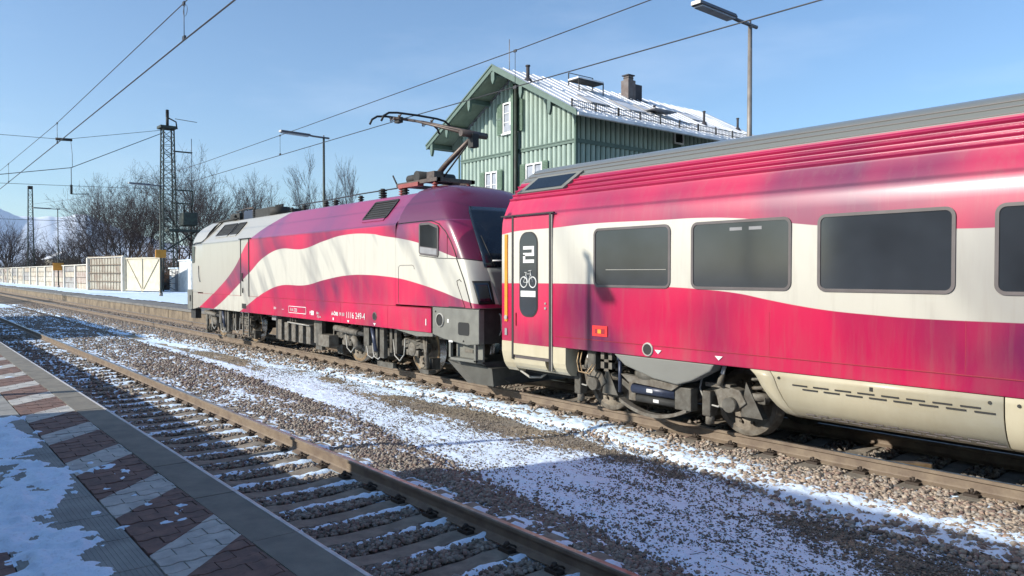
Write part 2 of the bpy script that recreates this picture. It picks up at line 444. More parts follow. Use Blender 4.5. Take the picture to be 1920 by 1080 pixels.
def fbm(x, y, seed=0, oct=4, rough=.5):
    t = 0; a = 1; s = 0
    for i in range(oct):
        t = t + a * vnoise(x * 2 ** i, y * 2 ** i, seed + i * 17); s += a; a *= rough
    return t / s
def sstep(a, b, x):
    t = np.clip((x - a) / (b - a), 0, 1); return t * t * (3 - 2 * t)

# ------------------------------------------------------------------ GROUND
RAIL_NEAR = (2.65, 4.155)       # centre lines of the near track's rails
RAIL_FAR = (8.99, 10.495)
EDGE1 = np.array([(-60, 7.2), (-50, 7.2), (-21, 6.65), (-12.6, 6.2), (-7.3, 5.40), (-5.5, 5.15), (-4.3, 4.97), (-2, 4.8), (6, 4.75)])
EDGE2 = np.array([(-60, 7.25), (-36, 7.35), (-26, 7.8), (-20, 8.05), (-15, 8.25), (-8.4, 8.2), (-5, 7.6), (-3.2, 7.15), (-1, 6.9), (6, 6.9)])
def edge1(x): return np.interp(x, EDGE1[:, 0], EDGE1[:, 1])
def edge2(x): return np.interp(x, EDGE2[:, 0], EDGE2[:, 1])
def gheight(x, y):
    e1, e2 = edge1(x), edge2(x)
    bed1 = 1 - sstep(e1 - .5, e1 + .1, y); bed2 = sstep(e2 - .1, e2 + .6, y)
    base = -.275 + .06 * np.maximum(bed1, bed2)
    return base + .02 * (fbm(x * 1.1, y * 1.1, 5, 3) - .5) + .012 * (fbm(x * 9, y * 9, 9, 2) - .5)
def grid(xs, ys):
    X, Y = np.meshgrid(xs, ys, indexing='ij'); n, m_ = X.shape
    i = (np.arange(n - 1)[:, None] * m_ + np.arange(m_ - 1)[None, :]).ravel()
    return X, Y, np.stack([i, i + m_, i + m_ + 1, i + 1], 1)
g = npmesh("ground", [(-17000, -9000, -.55), (9000, -9000, -.55), (9000, 9000, -.55), (-17000, 9000, -.55)], [(0, 1, 2, 3)], ["field"], "structure")
def geo_x(a, b, r, mn):
    xs = [a]
    while xs[-1] > b: xs.append(xs[-1] - max(mn, abs(xs[-1]) * r))
    return np.array(xs)
xs = np.concatenate([np.arange(6, -2, -.12), geo_x(-2., -140., .0065, .022)])
ys = np.arange(1.70, 11.5, .045)
X, Y, F = grid(xs, ys)
Z = gheight(X, Y)
cen = Y.ravel()[F].mean(1); cx = X.ravel()[F].mean(1)
path = (cen > edge1(cx) - .05) & (cen < edge2(cx) + .05)
npmesh('track_bed', np.stack([X, Y, Z], -1).reshape(-1, 3), F, ['ballastbed', 'gravel'], 'structure', True, mi=path.astype(int))

# near track sleeper phase: centres at NS0 + k*0.6 ; far track FS0
NS0, FS0 = -4.40, -4.30
def snow_field(xs, ys, seed, fn, name, smooth=True):
    X, Y, F = grid(xs, ys); H_ = fn(X, Y)
    keep = (H_.ravel()[F].max(1) > 0)
    gz = gheight(X, Y)
    v = np.stack([X, Y, gz + H_], -1).reshape(-1, 3)
    F = F[keep]; used = np.unique(F); remap = np.full(len(v), -1); remap[used] = np.arange(len(used))
    return npmesh(name, v[used], remap[F], ['snow'], 'stuff', smooth)
def snow_path(X, Y):
    e1, e2 = edge1(X), edge2(X)
    u = (Y - e1) / np.maximum(e2 - e1, .3)
    wob = fbm(X * .55, Y * .7, 3, 3) - .5
    lane = sstep(-.12, .06, u) * (1 - sstep(.50, 1.0, u + .8 * wob))
    rim = sstep(e2 - .45 + .8 * wob, e2 - .02 + .8 * wob, Y) * (1 - sstep(e2 + .25, e2 + .75, Y))
    bare = sstep(-15, -21, X) * sstep(.25, .42, u) * (1 - sstep(.75, .95, u))
    patch = sstep(.44, .62, fbm(X * .35 + 7, Y * .9, 21, 3))
    cov = lane * (.62 + .30 * patch) * (1 - .85 * bare) + rim * .62 + .18
    cov = np.where(X < -24, cov * (.55 + .7 * patch), cov)
    n = .50 * fbm(X * 16, Y * 26, 31, 3, .6) + .50 * fbm(X * 2.2, Y * 4.5, 37, 3) + .62 * (fbm(X * 30, Y * 26, 39, 2) - .5)
    return .040 * (cov + n - .985) * np.where((Y > e1 - .6) & (Y < e2 + 1.0), 1, 0) - np.where((Y > e1 - .6) & (Y < e2 + 1.0), 0, .05)
xsn = np.concatenate([np.arange(4, -2, -.06), geo_x(-2., -70., .005, .018)])
snow_field(xsn, np.arange(4.3, 9.0, .028), 1, snow_path, 'path_snow')
tag(bpy.data.objects['path_snow'], 'thin patchy snow lying on the gravel path between the two tracks', 'snow')
def snow_bed(X, Y):
    ph = ((X - NS0) / .6) % 1.0                      # 0 = sleeper centre; gap 0.22..0.78
    strip = sstep(.215, .25, ph) * (1 - sstep(.34, .48, ph)) * (1 - sstep(4.45, 4.7, Y))
    gap = sstep(.22, .3, ph) * (1 - sstep(.7, .78, ph)) * (1 - sstep(4.45, 4.7, Y))
    near = sstep(3.35, 3.9, Y) * (1 - sstep(4.2, 4.6, Y) * .3)
    n = .5 * fbm(X * 14, Y * 10, 41, 3, .6) + .5 * fbm(X * .9, Y * 2.6, 43, 3) + .30 * (fbm(X * 28, Y * 28, 45, 2) - .5)
    cov = strip * .72 + gap * .18 * near + .08 * near
    far = sstep(-14, -40, X) * .12
    side = sstep(4.3, 4.5, Y) * (.30 + .20 * sstep(.4, .6, fbm(X * .8, Y * 1.6, 51, 2)))
    return .075 * (cov + far + side + n - 1.0) + .022 - .08 * sstep(edge1(X) - .1, edge1(X) + .15, Y)
snow_field(np.concatenate([np.arange(2, -2, -.06), geo_x(-2., -70., .006, .018)]), np.arange(2.8, 6.7, .032), 2, snow_bed, 'track_snow')
tag(bpy.data.objects['track_snow'], 'strips of snow lying between the sleepers of the near track', 'snow')
def snow_bed2(X, Y):
    n = .5 * fbm(X * 12, Y * 12, 61, 3, .6) + .5 * fbm(X * 1.6, Y * 3, 63, 3) + .25 * (fbm(X * 30, Y * 30, 65, 2) - .5)
    e2 = edge2(X) + .35 * (fbm(X * .9, Y * .9, 67, 3) - .5)
    rim = sstep(e2 - .12, e2 + .12, Y) * (1 - sstep(e2 + .35, 8.95, Y))
    return .10 * (.40 + .34 * rim * sstep(-22, -12, X) + .12 * rim + n - 1.0) + .018 - .08 * (1 - sstep(e2 - .2, e2 + .1, Y))
snow_field(np.concatenate([np.arange(2, -2, -.06), geo_x(-2., -60., .006, .02)]), np.arange(7.2, 8.93, .03), 3, snow_bed2, 'ballast_snow')
tag(bpy.data.objects['ballast_snow'], 'snow caught between the stones beside the far track', 'snow')

# stones: deformed icosahedra / octahedra, numpy built
def base_shape(ico):
    if ico:
        t = (1 + 5 ** .5) / 2
        v = np.array([(-1, t, 0), (1, t, 0), (-1, -t, 0), (1, -t, 0), (0, -1, t), (0, 1, t), (0, -1, -t), (0, 1, -t), (t, 0, -1), (t, 0, 1), (-t, 0, -1), (-t, 0, 1)], float)
        v /= np.linalg.norm(v[0])
        f = np.array([(0, 11, 5), (0, 5, 1), (0, 1, 7), (0, 7, 10), (0, 10, 11), (1, 5, 9), (5, 11, 4), (11, 10, 2), (10, 7, 6), (7, 1, 8), (3, 9, 4), (3, 4, 2), (3, 2, 6), (3, 6, 8), (3, 8, 9), (4, 9, 5), (2, 4, 11), (6, 2, 10), (8, 6, 7), (9, 8, 1)])
    else:
        v = np.array([(1, 0, 0), (-1, 0, 0), (0, 1, 0), (0, -1, 0), (0, 0, 1), (0, 0, -1)], float)
        f = np.array([(0, 2, 4), (2, 1, 4), (1, 3, 4), (3, 0, 4), (2, 0, 5), (1, 2, 5), (3, 1, 5), (0, 3, 5)])
    return v, f
def stones(name, x, y, z, size, mat, label, ico=True, flat=.72, parent=None):
    n = len(x); bv, bf = base_shape(ico)
    v = bv[None] * (1 + RNG.uniform(-.48, .34, (n, len(bv), 1)))
    v = v * np.stack([RNG.uniform(.75, 1.35, n), RNG.uniform(.7, 1.1, n), RNG.uniform(flat * .8, flat * 1.2, n)], -1)[:, None]
    a = RNG.uniform(0, 2 * np.pi, n); b = RNG.uniform(-.6, .6, n)
    ca, sa, cb, sb = np.cos(a)[:, None], np.sin(a)[:, None], np.cos(b)[:, None], np.sin(b)[:, None]
    vx, vy, vz = v[..., 0], v[..., 1], v[..., 2]
    vy, vz = vy * cb - vz * sb, vy * sb + vz * cb
    vx, vy = vx * ca - vy * sa, vx * sa + vy * ca
    v = np.stack([vx, vy, vz], -1) * size[:, None, None] + np.stack([x, y, z], -1)[:, None]
    f = bf[None] + (np.arange(n) * len(bv))[:, None, None]
    o = npmesh(name, v.reshape(-1, 3), f.reshape(-1, 3), [mat], 'stuff', False, parent)
    return tag(o, label, 'ballast')
def scatter(n, x0, x1, y0, y1, dens):
    """x sampled with density falling with distance"""
    u = RNG.random(n * 3)
    x = -np.exp(np.log(-x0) + u * (np.log(-x1) - np.log(-x0)))
    y = RNG.uniform(y0, y1, len(x)); p = dens(x, y)
    k = RNG.random(len(x)) < p
    return x[k][:n], y[k][:n]
def in_sleeper(x, ph0, half=.15):
    p = np.abs(((x - ph0) / .6 + .5) % 1.0 - .5) * .6
    return p < half
def d_near(x, y):
    e = edge1(x); k = (y < e + RNG.normal(0, .10, len(x)) - .05)
    slp = in_sleeper(x, NS0) & (y > 2.1) & (y < 4.72)
    rail = np.abs(y - RAIL_NEAR[1]) < .09
    return np.where(k & ~slp & ~rail, 1., 0.)
x, y = scatter(33000, -2.0, -16, 2.75, 6.6, d_near)
sz = RNG.uniform(.015, .034, len(x))
stones('near_ballast', x, y, gheight(x, y) + .004 + RNG.uniform(0, .03, len(x)), sz, 'stone_d', 'crushed brown and grey stones under and beside the near track')
x, y = scatter(15000, -16, -62, 2.75, 7.2, d_near)
stones('near_ballast', x, y, gheight(x, y) + .015 + RNG.uniform(0, .03, len(x)), RNG.uniform(.03, .055, len(x)), 'stone_d', 'crushed stones around the distant end of the near track', False)
def d_far(x, y):
    e = edge2(x); h = sstep(e - .15, e + .35, y + RNG.normal(0, .10, len(x)))
    slp = in_sleeper(x, FS0) & (y > 8.62)
    rail = (np.abs(y - RAIL_FAR[0]) < .09)
    return np.where(~slp & ~rail, h, 0.)
x, y = scatter(25000, -1.5, -16, 6.9, 9.35, d_far)
stones('far_ballast', x, y, gheight(x, y) + .004 + RNG.uniform(0, .045, len(x)), RNG.uniform(.015, .038, len(x)), 'stone', 'crushed tan and reddish stones beside the far track')
x, y = scatter(15000, -16, -70, 7.1, 11.3, d_far)
stones('far_ballast', x, y, gheight(x, y) + .015 + RNG.uniform(0, .03, len(x)), RNG.uniform(.03, .055, len(x)), 'stone', 'crushed stones around the distant end of the far track', False)
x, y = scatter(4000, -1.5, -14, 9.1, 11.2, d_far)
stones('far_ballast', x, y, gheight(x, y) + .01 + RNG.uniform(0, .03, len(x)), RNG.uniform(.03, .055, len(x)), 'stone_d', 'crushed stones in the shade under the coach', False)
def d_path(x, y):
    return np.where((y > edge1(x) - .25) & (y < edge2(x) + .2), .55 + .45 * (fbm(x * 1.3, y * 2, 77, 2) > .45), 0)
x, y = scatter(34000, -2., -26, 4.5, 8.4, d_path)
stones('path_pebbles', x, y, gheight(x, y) + .008 + RNG.uniform(0, .012, len(x)), RNG.uniform(.007, .019, len(x)), 'pebble', 'small dark pebbles poking through the snow of the path', False)

# dry twigs and litter lying on the path (bottom right) and below the coach
mb = MB()
for k in range(46):
    x0 = RNG.uniform(-4.6, -1.9); y0 = RNG.uniform(5.0, 7.0); a = RNG.uniform(-.6, .9) + (math.pi if k % 2 else 0)
    L_ = RNG.uniform(.1, .45); p = [Vector((x0, y0, -.255))]
    for j in range(3):
        a += RNG.uniform(-.3, .3); p.append(p[-1] + Vector((math.cos(a), math.sin(a), 0)) * L_ / 3)
        p[-1].z = -.25 + RNG.uniform(0, .02)
    mb.tube(p, .0028, 4)
o = single(mb, 'dry_twigs', 'bark', 'thin dry stalks scattered on the snowy path at lower right', 'twigs'); o['kind'] = 'stuff'

# ------------------------------------------------------------------ TRACKS
RAILP = [(-.075, -.172), (.075, -.172), (.075, -.163), (.018, -.14), (.009, -.125), (.009, -.05), (.036, -.036), (.036, -.008), (.026, 0), (-.026, 0), (-.036, -.008), (-.036, -.036), (-.009, -.05), (-.009, -.125), (-.018, -.14), (-.075, -.163)]
def rail(yc, parent):
    mb = MB(); mb.prism([(yc + a, b) for a, b in RAILP], 'x', 30, -420, 0)
    # the worn running band on the head gets its own material
    top = MB(); top.prism([(yc - .027, .0005), (yc + .027, .0005), (yc + .0245, .003), (yc - .0245, .003)], 'x', 30, -420, 0)
    r = mb.build('rail', 'rail', parent); top.build('running_surface', 'steel_top', r)
    return r
def sleeper_mesh(yc):
    mb = MB(); P_ = [(-.145, -.36), (.145, -.36), (.11, -.180), (-.11, -.180)]
    n = [(yc - 1.3, -.03), (yc - 1.25, 0), (yc - .45, 0), (yc - .25, -.02), (yc + .25, -.02), (yc + .45, 0), (yc + 1.25, 0), (yc + 1.3, -.03)]
    for (a, da), (b, db) in zip(n[:-1], n[1:]):
        q = [(x_, a, z_ + (da if z_ > -.3 else 0)) for x_, z_ in P_] + [(x_, b, z_ + (db if z_ > -.3 else 0)) for x_, z_ in P_]
        mb.add(q, [(0, 1, 5, 4), (1, 2, 6, 5), (2, 3, 7, 6), (3, 0, 4, 7)] + ([(3, 2, 1, 0)] if a == n[0][0] else []) + ([(4, 5, 6, 7)] if b == n[-1][0] else []))
    return mb
def clip_mb(x, yr, sgn):
    mb = MB()
    mb.box(x - .075, x + .075, yr + sgn * .075 if sgn > 0 else yr - .155, yr + .155 if sgn > 0 else yr - .075, -.18, -.150)
    for dx in (-.042, .042):
        mb.tube([(x + dx, yr + sgn * .04, -.155), (x + dx, yr + sgn * .06, -.135), (x + dx * .9, yr + sgn * .10, -.118), (x + dx * .5, yr + sgn * .14, -.14)], .009, 5)
    mb.cyl((x, yr + sgn * .112, -.16), (x, yr + sgn * .112, -.098), .019, 6)
    return mb
def track(name, yrs, ph0, kx0, kx1, label_, visible_clip_x, sides):
    t = empty(name, (0, yrs[0] + .75, -.18), kind='structure')
    for r in yrs: rail(r, t)
    yc = sum(yrs) / 2; x0 = ph0
    proto = sleeper_mesh(yc); base = None; n = 0
    k = kx0
    while True:
        xk = ph0 + .6 * k
        if xk < kx1: break
        if base is None:
            mb = sleeper_mesh(yc); base = mb.build('sleeper', 'concrete', t); s = base
            base_clips = []
            for yr in yrs:
                for sg in (-1, 1):
                    if (yr, sg) in sides:
                        c = clip_mb(0, yr, sg).build('rail_clip', 'clip', s); base_clips.append(c)
        else:
            s = base.copy(); COL.objects.link(s); s.parent = t
            if xk > visible_clip_x:
                for c in base_clips:
                    d = c.copy(); COL.objects.link(d); d.parent = s
        s.location.x = xk; n += 1; k -= 1
    # beyond the last single sleeper: one joined mesh
    return t, yc
tn, ycn = track('near_railway_track', RAIL_NEAR, NS0, 6, -62., None, -22, {(RAIL_NEAR[1], -1), (RAIL_NEAR[1], 1)})
tf, ycf = track('far_railway_track', RAIL_FAR, FS0, 6, -80., None, -24, {(RAIL_FAR[0], -1)})
for t_, yc_, ph0, xe in ((tn, ycn, NS0, -62.), (tf, ycf, FS0, -80.)):
    mb = MB(); xk = ph0 + .6 * math.floor((xe - ph0) / .6)
    while xk > -150:
        mb.box(xk - .13, xk + .13, yc_ - 1.3, yc_ + 1.3, -.36, -.18); xk -= .6
    o = mb.build('distant_sleepers', 'concrete', t_); o['kind'] = 'stuff'

# ------------------------------------------------------------------ NEAR PLATFORM
PZ = .76
plat = MB()
plat.box(-75, 12, -9, 1.60, -.5, PZ - .06)
platform = plat.build('near_platform', 'platform'); platform['kind'] = 'structure'
# edge slabs with light nosing
def slab_part(name, mat, x0, x1, y0, y1, z1, th=.06, bevel=.006):
    return MB().box(x0, x1, y0, y1, z1 - th, z1).build(name, mat, platform, bevel=bevel)
xk = 3.0; j = 0
while xk > -74:
    L_ = 1.0 if xk > -30 else 4.0
    dz = RNG.uniform(-.002, .002)
    s = MB().box(xk - L_ + .008, xk, 1.475, 1.725, PZ - .10, PZ + dz).build('edge_slab', 'slab', platform)
    MB().prism([(1.7255, PZ - .10), (1.765, PZ - .10), (1.765, PZ - .02), (1.758, PZ - .006), (1.745, PZ + .001), (1.7255, PZ + .001)], 'x', xk - L_ + .008, xk).build('nosing', 'nosing', s)
    xk -= L_; j += 1
# grooved tactile slabs, grooves are real ridges near the camera
xk = 1.0
while xk > -60:
    L_ = .5 if xk > -12 else 3.0
    mb = MB().box(xk - L_ + .006, xk, .455, .992, PZ - .06, PZ - .006)
    if xk > -8:
        a = .47
        while a < .98:
            mb.box(xk - L_ + .01, xk - .004, a, a + .013, PZ - .0065, PZ - .0042); a += .024
    else:
        mb.box(xk - L_ + .008, xk - .002, .458, .989, PZ - .007, PZ - .002)
    mb.build('tactile_slab', 'slab2', platform); xk -= L_
# interlocking pavers
def wavy(x0, y0, L_, W_, gap=.0035):
    n = 8; w = .010
    e = [(y0 + gap + (L_ - 2 * gap) * i / n) for i in range(n + 1)]
    wv = lambda yy: w * math.sin(2 * math.pi * (yy / .1125))
    a = [(x0 + gap + wv(q), q) for q in e]; b = [(x0 + W_ - gap + wv(q), q) for q in e]
    return a + b[::-1]
def clip_poly(P_, nx, ny, c):           # keep nx*x+ny*y <= c
    out = []
    for i in range(len(P_)):
        p, q = P_[i], P_[(i + 1) % len(P_)]
        dp, dq = nx * p[0] + ny * p[1] - c, nx * q[0] + ny * q[1] - c
        if dp <= 0: out.append(p)
        if dp * dq < 0:
            t = dp / (dp - dq); out.append((p[0] + t * (q[0] - p[0]), p[1] + t * (q[1] - p[1])))
    return out
def area(P_): return abs(sum(P_[i][0] * P_[(i + 1) % len(P_)][1] - P_[(i + 1) % len(P_)][0] * P_[i][1] for i in range(len(P_)))) / 2
PL, PW = .225, .1125
pieces = []
def add_piece(P_, mat):
    if len(P_) >= 3 and area(P_) > .0008:
        cx_ = sum(p[0] for p in P_) / len(P_); cy_ = sum(p[1] for p in P_) / len(P_)
        pieces.append((math.hypot(cx_, cy_), P_, mat))
# stripe: white where (X - Y_shift) in band ; at Y=1.46 centres -4.36-1.2k ; slope dX/dY = -1
BP, BW = 1.215, .46
ix = int(-2.0 / PW)
for i in range(-18, 180):
    x0 = -i * PW
    for jj in range(-1, 3):
        y0 = 1.0 + jj * PL + (PL / 2 if i % 2 else 0)
        P0 = wavy(x0, y0, PL, PW)
        P0 = clip_poly(P0, 0, 1, 1.470); P0 = clip_poly(P0, 0, -1, -1.000)
        if len(P0) < 3: continue
        # s = X + (Y-1.46): band coordinate
        ss = [p[0] + (p[1] - 1.46) for p in P0]
        k0 = math.floor((min(ss) + 4.36 + BW / 2) / BP)
        for k in (k0, k0 + 1):
            lo, hi = -4.36 + k * BP - BW / 2, -4.36 + k * BP + BW / 2
            Q = clip_poly(clip_poly(P0, 1, 1, hi + 1.46 - .0015), -1, -1, -(lo + 1.46 + .0015))
            if len(Q) >= 3: add_piece(Q, 'paver_w')
            hi2 = lo + BP
            Q = clip_poly(clip_poly(P0, 1, 1, hi + BP - BW + 1.46 - .0015), -1, -1, -(hi + 1.46 + .0015))
            if len(Q) >= 3: add_piece(Q, 'paver_r')
for i in range(18, 150):
    for jj in range(0, 12):
        y0 = .45 - (jj + 1) * PL + (PL / 2 if i % 2 else 0)
        Q = clip_poly(wavy(-i * PW, y0, PL, PW), 0, 1, .447)
        add_piece(Q, 'paver_r')
seen = set(); uniq = []
for d, P_, mat in pieces:
    key = (round(sum(p[0] for p in P_) / len(P_), 3), round(sum(p[1] for p in P_) / len(P_), 3))
    if key not in seen: seen.add(key); uniq.append((d, P_, mat))
vis = lambda q: 0 if (sum(p[0] for p in q[1]) / len(q[1]) < -3.0) else 1
uniq.sort(key=lambda q: (vis(q), q[0]))
rest = MB()
for n_, (d, P_, mat) in enumerate(uniq):
    z1 = PZ - .002 + RNG.uniform(-.003, .003)
    if n_ < 290:
        MB().prism(P_, 'z', PZ - .06, z1).build('paver', mat, platform)
    else:
        rest.prism(P_, 'z', PZ - .06, z1, 0 if mat == 'paver_r' else 1)
o = rest.build('paver_field', ['paver_r', 'paver_w'], platform); o['kind'] = 'stuff'
# snow on the platform
def snow_plat(X, Y):
    edge = 1.06 + .24 * (fbm(X * 1.3, Y * .1, 71, 3) - .5) * 2
    cov = (1 - sstep(edge - .30, edge, Y)) * .70 + np.where(Y < .45, .22 * np.sin(2 * np.pi * X / .1125) * fbm(X * 2, Y * 2, 85, 2), 0)
    trod = sstep(.50, .66, fbm(X * 1.3 + 3, Y * 1.6, 73, 3)) * .24 + .10 * sstep(.5, .7, fbm(X * 6, Y * 3, 79, 2))
    lumps = sstep(.62, .70, fbm(X * 2.1, Y * 3.3, 75, 3)) * .22 * (1 - sstep(1.3, 1.5, Y))
    lumps = lumps + .34 * sstep(.60, .72, fbm(X * 6, Y * 13, 89, 3)) * (1 - sstep(1.40, 1.47, Y))
    n = .5 * fbm(X * 11, Y * 5, 81, 4, .6) + .5 * fbm(X * 1.7, Y * 2.3, 83, 3) + .60 * (fbm(X * 24, Y * 14, 87, 2) - .5)
    return .05 * (cov - trod + lumps + n - .98) * np.where(Y < 1.46, 1, .6)
X, Y, F = grid(np.concatenate([np.arange(-1.5, -3, -.03), geo_x(-3., -40., .006, .018)]), np.arange(-2.2, 1.70, .024))
H_ = snow_plat(X, Y); keep = H_.ravel()[F].max(1) > 0
v = np.stack([X, Y, PZ - .002 + H_], -1).reshape(-1, 3); F = F[keep]; used = np.unique(F)
remap = np.full(len(v), -1); remap[used] = np.arange(len(used))
o = npmesh('platform_snow', v[used], remap[F], ['snow'], 'stuff', True)
tag(o, 'trodden snow lying over the red pavers of the near platform', 'snow')

# ------------------------------------------------------------------ FAR PLATFORM
FZ = .38
fp = MB().box(-260, 40, 11.62, 60, -.5, FZ - .05); fpl = fp.build('far_platform', 'asphalt'); fpl['kind'] = 'structure'
xk = -28.0
while xk > -150:
    L_ = 2.5
    MB().box(xk - L_ + .03, xk, 11.44 + RNG.uniform(0, .02), 11.615, -.5, FZ - .12 + RNG.uniform(-.01, .01)).build('wall_block', 'wall_block', fpl)
    MB().box(xk - L_ + .02, xk, 11.40, 12.75, FZ - .115, FZ + .004).build('edge_slab', 'asphalt', fpl)
    xk -= L_
MB().box(-28, 40, 11.44, 11.615, -.5, FZ - .05).build('platform_wall', 'wall_block', fpl)
MB().box(-260, -150.5, 11.44, 11.615, -.5, FZ - .05).build('platform_wall', 'wall_block', fpl)
X, Y, F = grid(np.arange(-30, -240, -.5), np.arange(12.4, 24, .12))
H_ = .06 * (sstep(12.9, 13.9, Y + .8 * (fbm(X * .15, Y * .3, 91, 3) - .5)) + .6 * (fbm(X * .4, Y * 2.2, 93, 3) - .5) - .5)
v = np.stack([X, Y, FZ + .002 + H_], -1).reshape(-1, 3)
keep = H_.ravel()[F].max(1) > -.002
o = npmesh('far_platform_snow', v, F[keep], ['snow'], 'stuff', True)
tag(o, 'white snow covering the back of the far platform', 'snow')

# ------------------------------------------------------------------ LOCOMOTIVE
YC = 9.71
XC = -20.28
loco = empty('locomotive', (XC, YC, 0), 'red and cream electric locomotive with a waving flag livery and raised pantograph', 'locomotive')
ZT = [1.545, 1.8, 2.05, 2.25, 2.47, 2.65, 2.80, 2.98, 3.10, 3.20, 3.30, 3.4, 3.5, 3.6, 3.7, 3.8, 3.88, 3.95, 4.01, 4.055, 4.085, 4.10, 4.105]
_z = [1.54, 2.05, 2.47, 2.80, 3.15, 3.4, 3.6, 3.8, 3.95, 4.05, 4.1]
_s = [-11.19, -11.42, -11.67, -11.85, -12.1, -12.4, -12.65, -13.0, -13.3, -13.6, -13.8]
_f = [-10.98, -11.08, -11.20, -11.42, -11.66, -11.88, -12.05, -12.3, -12.6, -13.0, -13.5]
_w = [1.49, 1.49, 1.49, 1.49, 1.475, 1.385, 1.26, 1.09, .9, .65, .25]
def loco_S(t, z, off=0.):
    a, b, w = np.interp(z, _z, _s), np.interp(z, _z, _f), np.interp(z, _z, _w)
    c, s_ = max(math.cos(t), 0) ** .7, max(math.sin(t), 0) ** .7
    p = Vector((a + (b - a) * s_, YC - w * c, z))
    if off:
        nrm = Vector((s_ * .9 + .05, -c, .25 if z < 3.3 else .7)).normalized(); p += nrm * off
    return p
def cab(name, sgn, parent):
    """cab end shell; sgn=+1 near end, -1 far end (mirrored)"""
    rings = []
    for z in ZT:
        w = float(np.interp(z, _z, _w)); ring = []
        for x_ in (-13.9, -13.6, -13.2, -12.9, -12.6):
            a = np.interp(z, _z, _s)
            ring.append(Vector((min(x_, a - .001), YC - w, z)))
        for k in range(0, 15):
            ring.append(loco_S(math.pi / 2 * k / 14, z))
        full = ring + [Vector((p.x, 2 * YC - p.y, p.z)) for p in ring[::-1][1:]]
        if sgn < 0:                # the far end is blunter than the near one
            xe = 2 * XC - float(np.interp(z, _z, _s)); kz = min(1.12 / max(-26.7 - xe, .01), 1.)
            full = [Vector((2 * XC - p.x, p.y, p.z)) for p in full]
            full = [Vector((p.x if p.x > -26.7 else -26.7 + (p.x + 26.7) * kz, p.y, p.z)) for p in full]
        rings.append(full)
    mb = MB(); n = len(rings[0]); v = [p for r_ in rings for p in r_]
    f = [(i * n + k, i * n + k + 1, (i + 1) * n + k + 1, (i + 1) * n + k) for i in range(len(rings) - 1) for k in range(n - 1)]
    # close the roof
    m_ = n // 2; b0 = (len(rings) - 1) * n
    f += [(b0 + k, b0 + k + 1, b0 + n - 2 - k, b0 + n - 1 - k) for k in range(m_)]
    mb.add(v, f, 0, True)
    return mb.build(name, 'loco', parent)
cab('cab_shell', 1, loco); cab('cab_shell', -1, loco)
XB0, XB1 = 2 * XC + 13.895, -13.895
HW = 1.49
prof = [(YC - HW, 1.175), (YC - HW, 3.20), (YC - 1.475, 3.24), (YC - .93, 3.90), (YC - .88, 3.93), (YC + .88, 3.93), (YC + .93, 3.90), (YC + 1.475, 3.24), (YC + HW, 3.20), (YC + HW, 1.175)]
mb = MB()
for k in range(40):
    a, b = XB0 + (XB1 - XB0) * k / 40, XB0 + (XB1 - XB0) * (k + 1) / 40
    n = len(prof)
    v = [(a, *p) for p in prof] + [(b, *p) for p in prof]
    mb.add(v, [(i, i + 1, n + i + 1, n + i) for i in range(n - 1)])
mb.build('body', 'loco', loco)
# lower skirt panels (each a panel with a joint), sits a few mm proud
sx = [-27.25, -24.6, -22.3, -20.4, -18.4, -16.4, -14.2, -12.52]
for a, b in zip(sx[:-1], sx[1:]):
    for sd_ in (-1, 1):
        MB().box(a + .004, b - .004, YC + sd_ * (HW + .006) - .012, YC + sd_ * (HW + .006) + .012, 1.025, 1.50).build('skirt_panel', 'loco', loco)
MB().box(2 * XC + 12.2, -12.2, YC - 1.2, YC + 1.2, 1.08, 1.2).build('underframe', 'dark', loco)
# seams: doors, arcs
def strip_y(name, pts, w, mat, y, th=.006, parent=loco):
    mb = MB()
    for a, b in zip(pts[:-1], pts[1:]):
        mb.bar((a[0], y, a[1]), (b[0], y, b[1]), th, w, up=(0, 0, 1) if abs(a[0] - b[0]) > abs(a[1] - b[1]) else (1, 0, 0))
    return mb.build(name, mat, parent)
YS = YC - HW - .003
door = MB().box(-22.98, -22.40, YS - .006, YS + .012, 1.20, 3.17).build('machine_room_door', 'loco', loco)
MB().box(-23.06, -23.0, YS - .010, YS + .01, 1.12, 3.22).build('door_post', 'seam', door)
MB().box(-22.39, -22.33, YS - .010, YS + .01, 1.12, 3.22).build('door_post', 'seam', door)
MB().box(-23.16, -22.2, YS - .022, YS + .01, 3.222, 3.245).build('rain_rail', 'seam', door)
MB().tube([(-22.84, YS - .03, 2.2), (-22.84, YS - .035, 2.05), (-22.80, YS - .03, 1.95)], .018, 6).build('door_handle', 'dark', door)
MB().tube([(-22.80, YS - .03, 1.75), (-22.80, YS - .035, 1.6)], .016, 6).build('door_handle', 'dark', door)
MB().box(-22.90, -22.55, YS - .02, YS, 1.13, 1.28).build('step_recess', 'black', door)
MB().box(-23.50, -23.22, YS - .006, YS + .01, 1.28, 1.37).build('red_label', 'redbox', loco)
